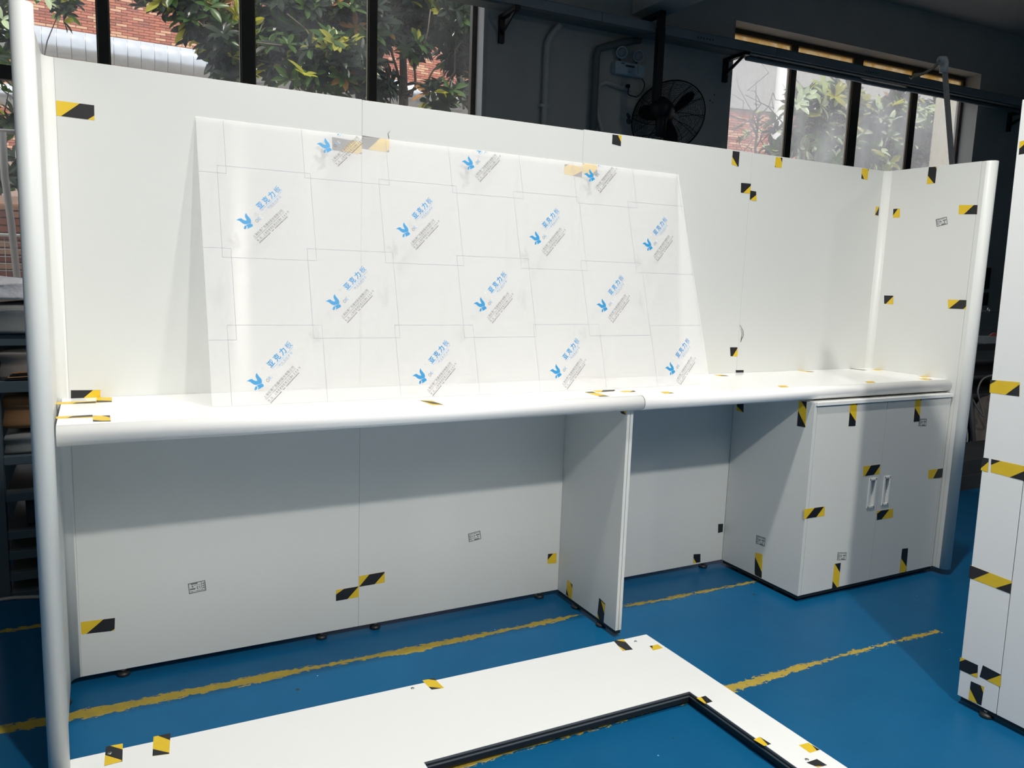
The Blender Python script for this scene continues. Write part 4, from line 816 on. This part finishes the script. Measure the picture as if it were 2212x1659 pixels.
sticker(cb, [(1809.6, 1193.3), (1828.5, 1193.3), (1826.8, 1209.5), (1808.2, 1209.5)], (0, YCF, 0), (0, 1, 0), 4)
sticker(cb, [(1985.5, 904.4), (2002, 904.4), (2000.3, 920.2), (1983.8, 920.2)], (0, YCF, 0), (0, 1, 0), 5)
# ------------------------------------------------------------------ acrylic sheet leaning on the partition
SO = Vector((.376, -.273, ZC + .002)); ST = Vector((0, .268, .87)).normalized(); SX = Vector((1.0, 0, -.0)); SN = Vector((0, -ST.z, ST.y))   # SN towards the room
SW, SH = 1.92, .909
ash = thing('acrylic_sheet', (1.3, -.2, ZC), 'milky film-covered acrylic sheet leaning on the partition, printed in blue', 'sheet')
def sp(s, t, h=0): return SO + SX * s + ST * t + SN * h
b = MB(); c4 = [(0, 0), (SW, 0), (SW - .018, SH - .012), (0.0, SH)]
b.add([sp(*c, .001) for c in c4] + [sp(*c, -.002) for c in c4], [(0, 1, 2, 3), (4, 5, 6, 7), (0, 1, 5, 4), (1, 2, 6, 5), (2, 3, 7, 6), (3, 0, 4, 7)]); b.mi = [0, 1, 1, 1, 1, 1]; b.build('sheet_board', ['sheet', 'clear'], ash)
FL = [(-17.34, 25.04), (-8.65, 22.8), (-3.09, 20.26), (-0.77, 17.32), (-0.79, 12.29), (1.25, 7.41), (4.26, 4.22), (6.51, 3.7), (8.4, 8.73), (10.31, 14.28), (13.71, 17.63), (18.53, 19.74), (22.72, 20.6), (20.0, 14.83), (18.72, 7.82), (17.91, 0.37), (15.39, -5.57), (9.32, -11.11), (1.97, -7.88), (-7.04, -2.46), (-10.06, 2.38), (-11.24, 8.85), (-11.43, 15.34), (-13.26, 20.37)]
CBd = [(-7.73, -4.74), (7.06, -10.93), (8.85, -15.24), (7.86, -19.82), (5.31, -21.74), (-13.55, -16.61), (-9.11, -13.85), (-6.94, -9.07)]
EL = [(-11.15, -11.13), (-13.47, -12.27), (-15.96, -12.89), (-18.26, -12.9), (-20.02, -12.31), (-20.96, -11.2), (-20.94, -9.74), (-19.97, -8.16), (-18.2, -6.68), (-15.89, -5.55), (-13.39, -4.93), (-11.09, -4.91), (-9.33, -5.5), (-8.39, -6.61), (-8.4, -8.07), (-9.37, -9.66)]
def smooth_poly(P, it=2):
    for _ in range(it):
        Q = []
        for i in range(len(P)):
            a, c = P[i], P[(i + 1) % len(P)]; Q += [(a[0] * .75 + c[0] * .25, a[1] * .75 + c[1] * .25), (a[0] * .25 + c[0] * .75, a[1] * .25 + c[1] * .75)]
        P = Q
    return P
pieces = []       # (material index, verts[(a,b)], faces) in metres, a along the text, b up
from mathutils.geometry import tessellate_polygon
for P in (smooth_poly(FL, 0), CBd, EL):
    P = [(a / 1000, c / 1000) for a, c in P]; tr = tessellate_polygon([[Vector((a, c, 0)) for a, c in P]]); pieces.append((0, P, [tuple(t_) for t_ in tr]))
def rect(mi, a0, b0, a1, b1): pieces.append((mi, [(a0, b0), (a1, b0), (a1, b1), (a0, b1)], [(0, 1, 2, 3)]))
def txt(mi, s, size, a0, b0, width=None, bold=0.0):
    V, F = text_mesh(s, size, bold); mn = min(v[0] for v in V); mxx = max(v[0] for v in V); k = (width / (mxx - mn)) if width else 1
    pieces.append((mi, [(a0 + (x - mn) * k, b0 + y) for x, y in V], F))
for i, ch in enumerate('亚克力板'): txt(0, ch, .0225, .0630 + i * .0268, .0012, .0205, 0.0 if ch == '板' else .0006)
rect(1, .0622, -.0050, .1612, -.0038)
for i, ch in enumerate('一种完美的享受'): txt(1, ch, .0085, .0735 + i * .0106, -.0160, .0078)
rect(2, .090, -.0185, .128, -.0180)
txt(2, 'O', .0155, .0230, -.0235, .0095); txt(1, 'K', .0165, .0345, -.0235, .0085, .0002); txt(3, 'E', .0155, .0450, -.0235, .0055)
txt(3, '®', .0085, .0435, .0150)
for i, ch in enumerate('上海纭港广告器材股份有限公司'): txt(2, ch, .0098, -.0205 + i * .00965, -.0500, .0084)
txt(2, 'SHANGHAI YUNGANG ADVERTISING AND MARKET CO.,LTD', .0046, -.0205, -.0558, .134)
for i, ch in enumerate('地址'): txt(2, ch, .0075, -.0205 + i * .0125, -.0650, .0062)
for i, ch in enumerate('上海市奉贤区浦卫公路1388号'): txt(2, ch, .0075, .008 + i * .0080, -.0650, .0062 if not ch.isdigit() else (.0016 if ch == '1' else .0034))
rect(2, -.020, -.0672, .112, -.0668)
rr_ = random.Random(5); a = -.0205
while a < .110:
    if not (.028 < a < .036 or .046 < a < .050): rect(2, a, -.0728, a + .0016, -.0728 + rr_.uniform(.0022, .0032))      # line of print too small to read
    a += .0023
PM = ['inkblue', 'inkblue2', 'inkgrey', 'inkfaint']
TOPT = SH - .001
def print_at(s0, t0, tilt=0.0):
    b = MB(); c, s_ = math.cos(math.pi / 4 + tilt), math.sin(math.pi / 4 + tilt)
    bm = bmesh.new()
    for (mi, V, F) in pieces:
        vs = [bm.verts.new((s0 + a * c - e * s_, t0 + a * s_ + e * c, 0)) for a, e in V]
        for f in F:
            try: q = bm.faces.new([vs[i] for i in f]); q.material_index = mi
            except ValueError: pass
    top = lambda: SH - .012 * (s0 / SW) - .002
    for (co, no) in (((0, top(), 0), (0, 1, 0)), ((0, .002, 0), (0, -1, 0)), ((SW - .02, 0, 0), (1, 0, 0))):
        bmesh.ops.bisect_plane(bm, geom=bm.verts[:] + bm.edges[:] + bm.faces[:], plane_co=co, plane_no=no, clear_outer=True)
    bm.verts.ensure_lookup_table(); bm.verts.index_update()
    for f in bm.faces:
        pass
    vs = [sp(v.co.x, v.co.y, .0014) for v in bm.verts]
    b.add(vs, [[v.index for v in f.verts] for f in bm.faces]); b.mi = [f.material_index for f in bm.faces]; bm.free()
    return b.build('printed_logo', PM, ash)
CEN = [(.131, .575), (.652, .577), (1.172, .576), (1.694, .576), (.401, .854), (.925, .846), (1.451, .847), (.391, .319), (.916, .318), (1.436, .320), (.132, .067), (.664, .067), (1.196, .069), (1.727, .065)]
for c_ in CEN: print_at(*c_)
lines = MB(); tw_ = .0009
def seg(s0, t0, s1, t1):
    s0, s1 = max(0, s0), min(SW - .012, s1); t0, t1 = max(0, t0), min(SH - .006, t1)
    if s1 - s0 > 1e-6 and t1 - t0 > 1e-6: lines.add([sp(s0, t0, .0013), sp(s1, t0, .0013), sp(s1, t1, .0013), sp(s0, t1, .0013)], [(0, 1, 2, 3)])
cells = [(s - .077, t - .116, s + .212, t + .18) for s, t in CEN] + [(-.208, .730, .081, 1.0), (-.208, .20, .054 + .027, .489)]
cells += [(1.893, .73, 2.2, 1.0), (1.905, .2, 2.2, .49)]
for (a0, b0, a1, b1) in cells:
    for (q0, r0, q1, r1) in ((a0, b0, a1, b0 + tw_), (a0, b1 - tw_, a1, b1)):
        if 0 < r0 < SH - .015: seg(q0, r0, q1, r1)
    for (q0, r0, q1, r1) in ((a0, b0, a0 + tw_, b1), (a1 - tw_, b0, a1, b1)):
        if 0 < q0 < SW: seg(q0, r0, q1, r1)
lines.build('printed_grid', 'inkpale', ash)
# ------------------------------------------------------------------ loose panel with cut-out lying on the floor
FZ = .045; fb = thing('cutout_panel', (.9, -.9, 0), 'white panel with a rectangular cut-out lying flat on the blue floor', 'panel')
FX0, FX1, FY1, FY0 = -.030, 1.850, -.490, -1.420
OX0, OX1, OY1, OY0 = .820, 1.722, -.877, -1.372
slant = -.0125   # the far edge is turned slightly against the bench
def fr(x, y): return (x + .018 * (-.5 - y) * 1.0 * (1 if x > 1.0 else .2), y - .028 * (x / 1.85) + (.0 if y > -.8 else 0))
rc = arc(FX1 - .045, FY0 + .045, .045, 0, -90, 8)
outer = [(FX0, FY0)] + [(FX0, FY1), (FX1, FY1)] + rc
thk = .024; zb0 = FZ - thk
b = MB()
def ring_pts(z): return [Vector((*fr(x, y), z)) for x, y in outer]
inner = [(OX0, OY0), (OX0, OY1), (OX1, OY1), (OX1, OY0)]
for z, flip in ((FZ, 0), (zb0, 1)):
    tri = tessellate_polygon([[Vector((*fr(x, y), 0)) for x, y in outer], [Vector((*fr(x, y), 0)) for x, y in inner][::-1]])
    allp = [Vector((*fr(x, y), z)) for x, y in outer] + [Vector((*fr(x, y), z)) for x, y in inner][::-1]
    b.add(allp, [tuple(t_) for t_ in tri])
n = len(outer); b.add(ring_pts(FZ) + ring_pts(zb0), [(i, (i + 1) % n, (i + 1) % n + n, i + n) for i in range(n)])
b.build('board', 'board', fb)
b = MB()     # channel round the cut-out: white lip, grey grooves, black
iv = [Vector((*fr(x, y), 0)) for x, y in inner]
def band(z0, z1, ins, mi):
    c_ = sum(iv, Vector()) / 4; P = [p + Vector(((ins if p.x < c_.x else -ins), (ins if p.y < c_.y else -ins), 0)) for p in iv]; Z = Vector((0, 0, 1))
    b.add([p + Z * z0 for p in P] + [p + Z * z1 for p in P], [(i, (i + 1) % 4, (i + 1) % 4 + 4, i + 4) for i in range(4)], mi)
    if ins > 0: b.add([p + Z * z1 for p in P] + [q + Z * z1 for q in iv], [(i, (i + 1) % 4, (i + 1) % 4 + 4, i + 4) for i in range(4)], mi)
band(FZ - .006, FZ - .001, .0012, 0); band(FZ - .011, FZ - .007, .003, 1); band(FZ - .016, FZ - .012, .0045, 0); band(FZ - .024, FZ - .017, .003, 1); band(.011, FZ - .024, .001, 1)
b.build('edge_channel', ['grey_edge', 'black'], fb)
for (x, y) in ((.05, -.56), (.05, -1.35), (1.80, -.56), (1.80, -1.36), (.9, -.56), (.7, -1.35)):
    b = MB(); q = fr(x, y); b.lathe([(.02, 0), (.02, zb0)], (q[0], q[1], 0), (0, 0, 1), 14); b.build('levelling_foot', 'foot', fb)
for (u, v) in ((237, 1628), (891, 1487), (1373, 1385.5), (1743, 1641)):
    q = on(u, v, (0, 0, FZ), (0, 0, 1)); b = MB(); b.lathe([(.0055, 0), (.0055, .0012), (.002, .0018)], (q.x, q.y, FZ + (.0008 if u == 237 else .0001)), (0, 0, 1), 14); b.lathe([(.0022, .0018), (.0022, .0019)], (q.x, q.y, FZ + (.0008 if u == 237 else .0001)), (0, 0, 1), 8, 1); b.build('screw', ['steel', 'black'], fb)
def bt2(quad, base, polys): return tape(fb, quad, (0, 0, FZ), (0, 0, 1), base, polys, th=.0004)
bt2([(228.8, 1613), (265.4, 1606.5), (264.4, 1644.8), (225, 1654.9)], 'K', [[(.25, 0), (1, 0), (1, .35)], [(0, .45), (1, .95), (.9, 1), (0, 1)]])
bt2([(331.7, 1591.5), (368.7, 1584), (365.5, 1628.8), (329.4, 1633.4)], 'Y', [[(.25, 0), (1, 0), (1, .35)], [(0, .65), (1, .95), (1, 1), (0, 1)]])
bt2([(912.3, 1470), (937, 1465), (959.4, 1486.3), (932.2, 1489.9)], 'Y', [[(.5, 0), (1, 0), (1, .25)], [(0, .7), (.8, 1), (0, 1)]])
bt2([(1325.6, 1384.5), (1346, 1380.8), (1367, 1403), (1345, 1406)], 'K', [[(.3, 0), (1, 0), (1, .3)], [(0, .5), (.3, 1), (0, 1)]])
bt2([(1403, 1396), (1421, 1392), (1432, 1400), (1411, 1405)], 'Y', [[(0, 0), (.35, 0), (.1, .6)]])
bt2([(1504.5, 1508.4), (1524, 1503.2), (1539.3, 1515.5), (1522.5, 1520.5)], 'K', [[(0, 0), (.5, 0), (.2, 1), (0, 1)]])
bt2([(1627.5, 1598), (1641.6, 1592), (1665.8, 1607.2), (1651.3, 1612)], 'K', [[(0, 0), (1, 0), (.5, 1), (0, 1)]])
bt2([(1725.3, 1609.8), (1746.3, 1604.5), (1771, 1619.8), (1749.5, 1626.5)], 'Y', [[(1, .3), (1, 1), (.7, 1)]])
bt2([(1742, 1647.4), (1764.6, 1639.7), (1786.5, 1652.9), (1767, 1658)], 'K', [[(0, .75), (.5, 1), (0, 1)]])
# ------------------------------------------------------------------ tall panels at the right edge
TX = 2.556
tp = thing('tall_panel_run', (TX, -1.5, 0), 'tall white panels taped black and yellow, at the right edge', 'panel')
ye = lambda z: -1.268 + .013 * z      # far edge leans a little
def slab(y0, y1, nm='panel'):
    b = MB(); V = []
    for x in (TX, TX + .03):
        V += [(x, ye(ZB) + y0, ZB), (x, ye(ZB) + y1, ZB), (x, ye(H) + y1, H), (x, ye(H) + y0, H)]
    b.add(V, [(0, 1, 2, 3), (4, 5, 6, 7), (0, 1, 5, 4), (1, 2, 6, 5), (2, 3, 7, 6), (3, 0, 4, 7)]); return b.build(nm, 'board', tp, bevel=.0008)
slab(0, -.1262); slab(-.1286, -1.03); slab(-1.0324, -1.95)
b = MB(); b.add([(TX + .004, ye(ZB) - .1255, ZB + .002), (TX + .004, ye(ZB) - .1295, ZB + .002), (TX + .004, ye(H) - .1295, H - .002), (TX + .004, ye(H) - .1255, H - .002)], [(0, 1, 2, 3)]); b.build('seam_strip', 'seam', tp)
b = MB(); b.box((TX + .004, ye(0) - 1.94, ZB - .014), (TX + .026, ye(0) - .01, ZB)); b.build('base_strip', 'black', tp)  # black strip below the tall panels
for y in (-1.36, -1.9, -2.5, -3.1): foot(tp, TX + .012, y, ZB - .014)
def tt_(quad, base, polys): return tape(tp, quad, (TX, 0, 0), (1, 0, 0), base, polys)
tt_([(2139.5, 820.5), (2203, 825.7), (2202, 856.3), (2137.5, 848)], 'Y', [[(0, 0), (.22, 0), (0, .35)], [(1, .15), (1, 1), (.55, 1)]])
tt_([(2121.6, 987.9), (2136, 990.3), (2134.3, 1019.8), (2119, 1015.4)], 'K', [[(1, .25), (1, 1), (0, 1), (0, .85)]])
tt_([(2141.5, 991.3), (2225, 1009.5), (2225, 1042), (2140.3, 1019.8)], 'Y', [[(0, 0), (.25, 0), (0, .45)], [(1, .1), (1, 1), (.5, 1)]])
tt_([(2095, 1220.5), (2186, 1255.5), (2183.4, 1282.8), (2093, 1247.9)], 'Y', [[(0, 0), (.48, 0), (.1, 1), (0, 1)], [(1, .15), (1, 1), (.65, 1)]])
tt_([(2074.5, 1419.4), (2112.7, 1437), (2111.4, 1464.2), (2072, 1446)], 'K', [[(0, 0), (.3, 0), (0, .35)], [(1, .6), (1, 1), (.6, 1)]])
tt_([(2123.3, 1437), (2163.3, 1457.9), (2161.3, 1484), (2116.2, 1461.7)], 'K', [[(1, 0), (1, 1), (.35, 1)]])
tt_([(2097.5, 1471.3), (2125.9, 1484), (2119.8, 1524), (2092.2, 1511)], 'K', [[(0, .4), (.7, 1), (0, 1)], [(.75, 0), (1, 0), (1, .3)]])
tt_([(2203, 306), (2228, 299), (2227, 329), (2201, 334)], 'K', [[(0, 0), (1, 0), (0, .55)]])
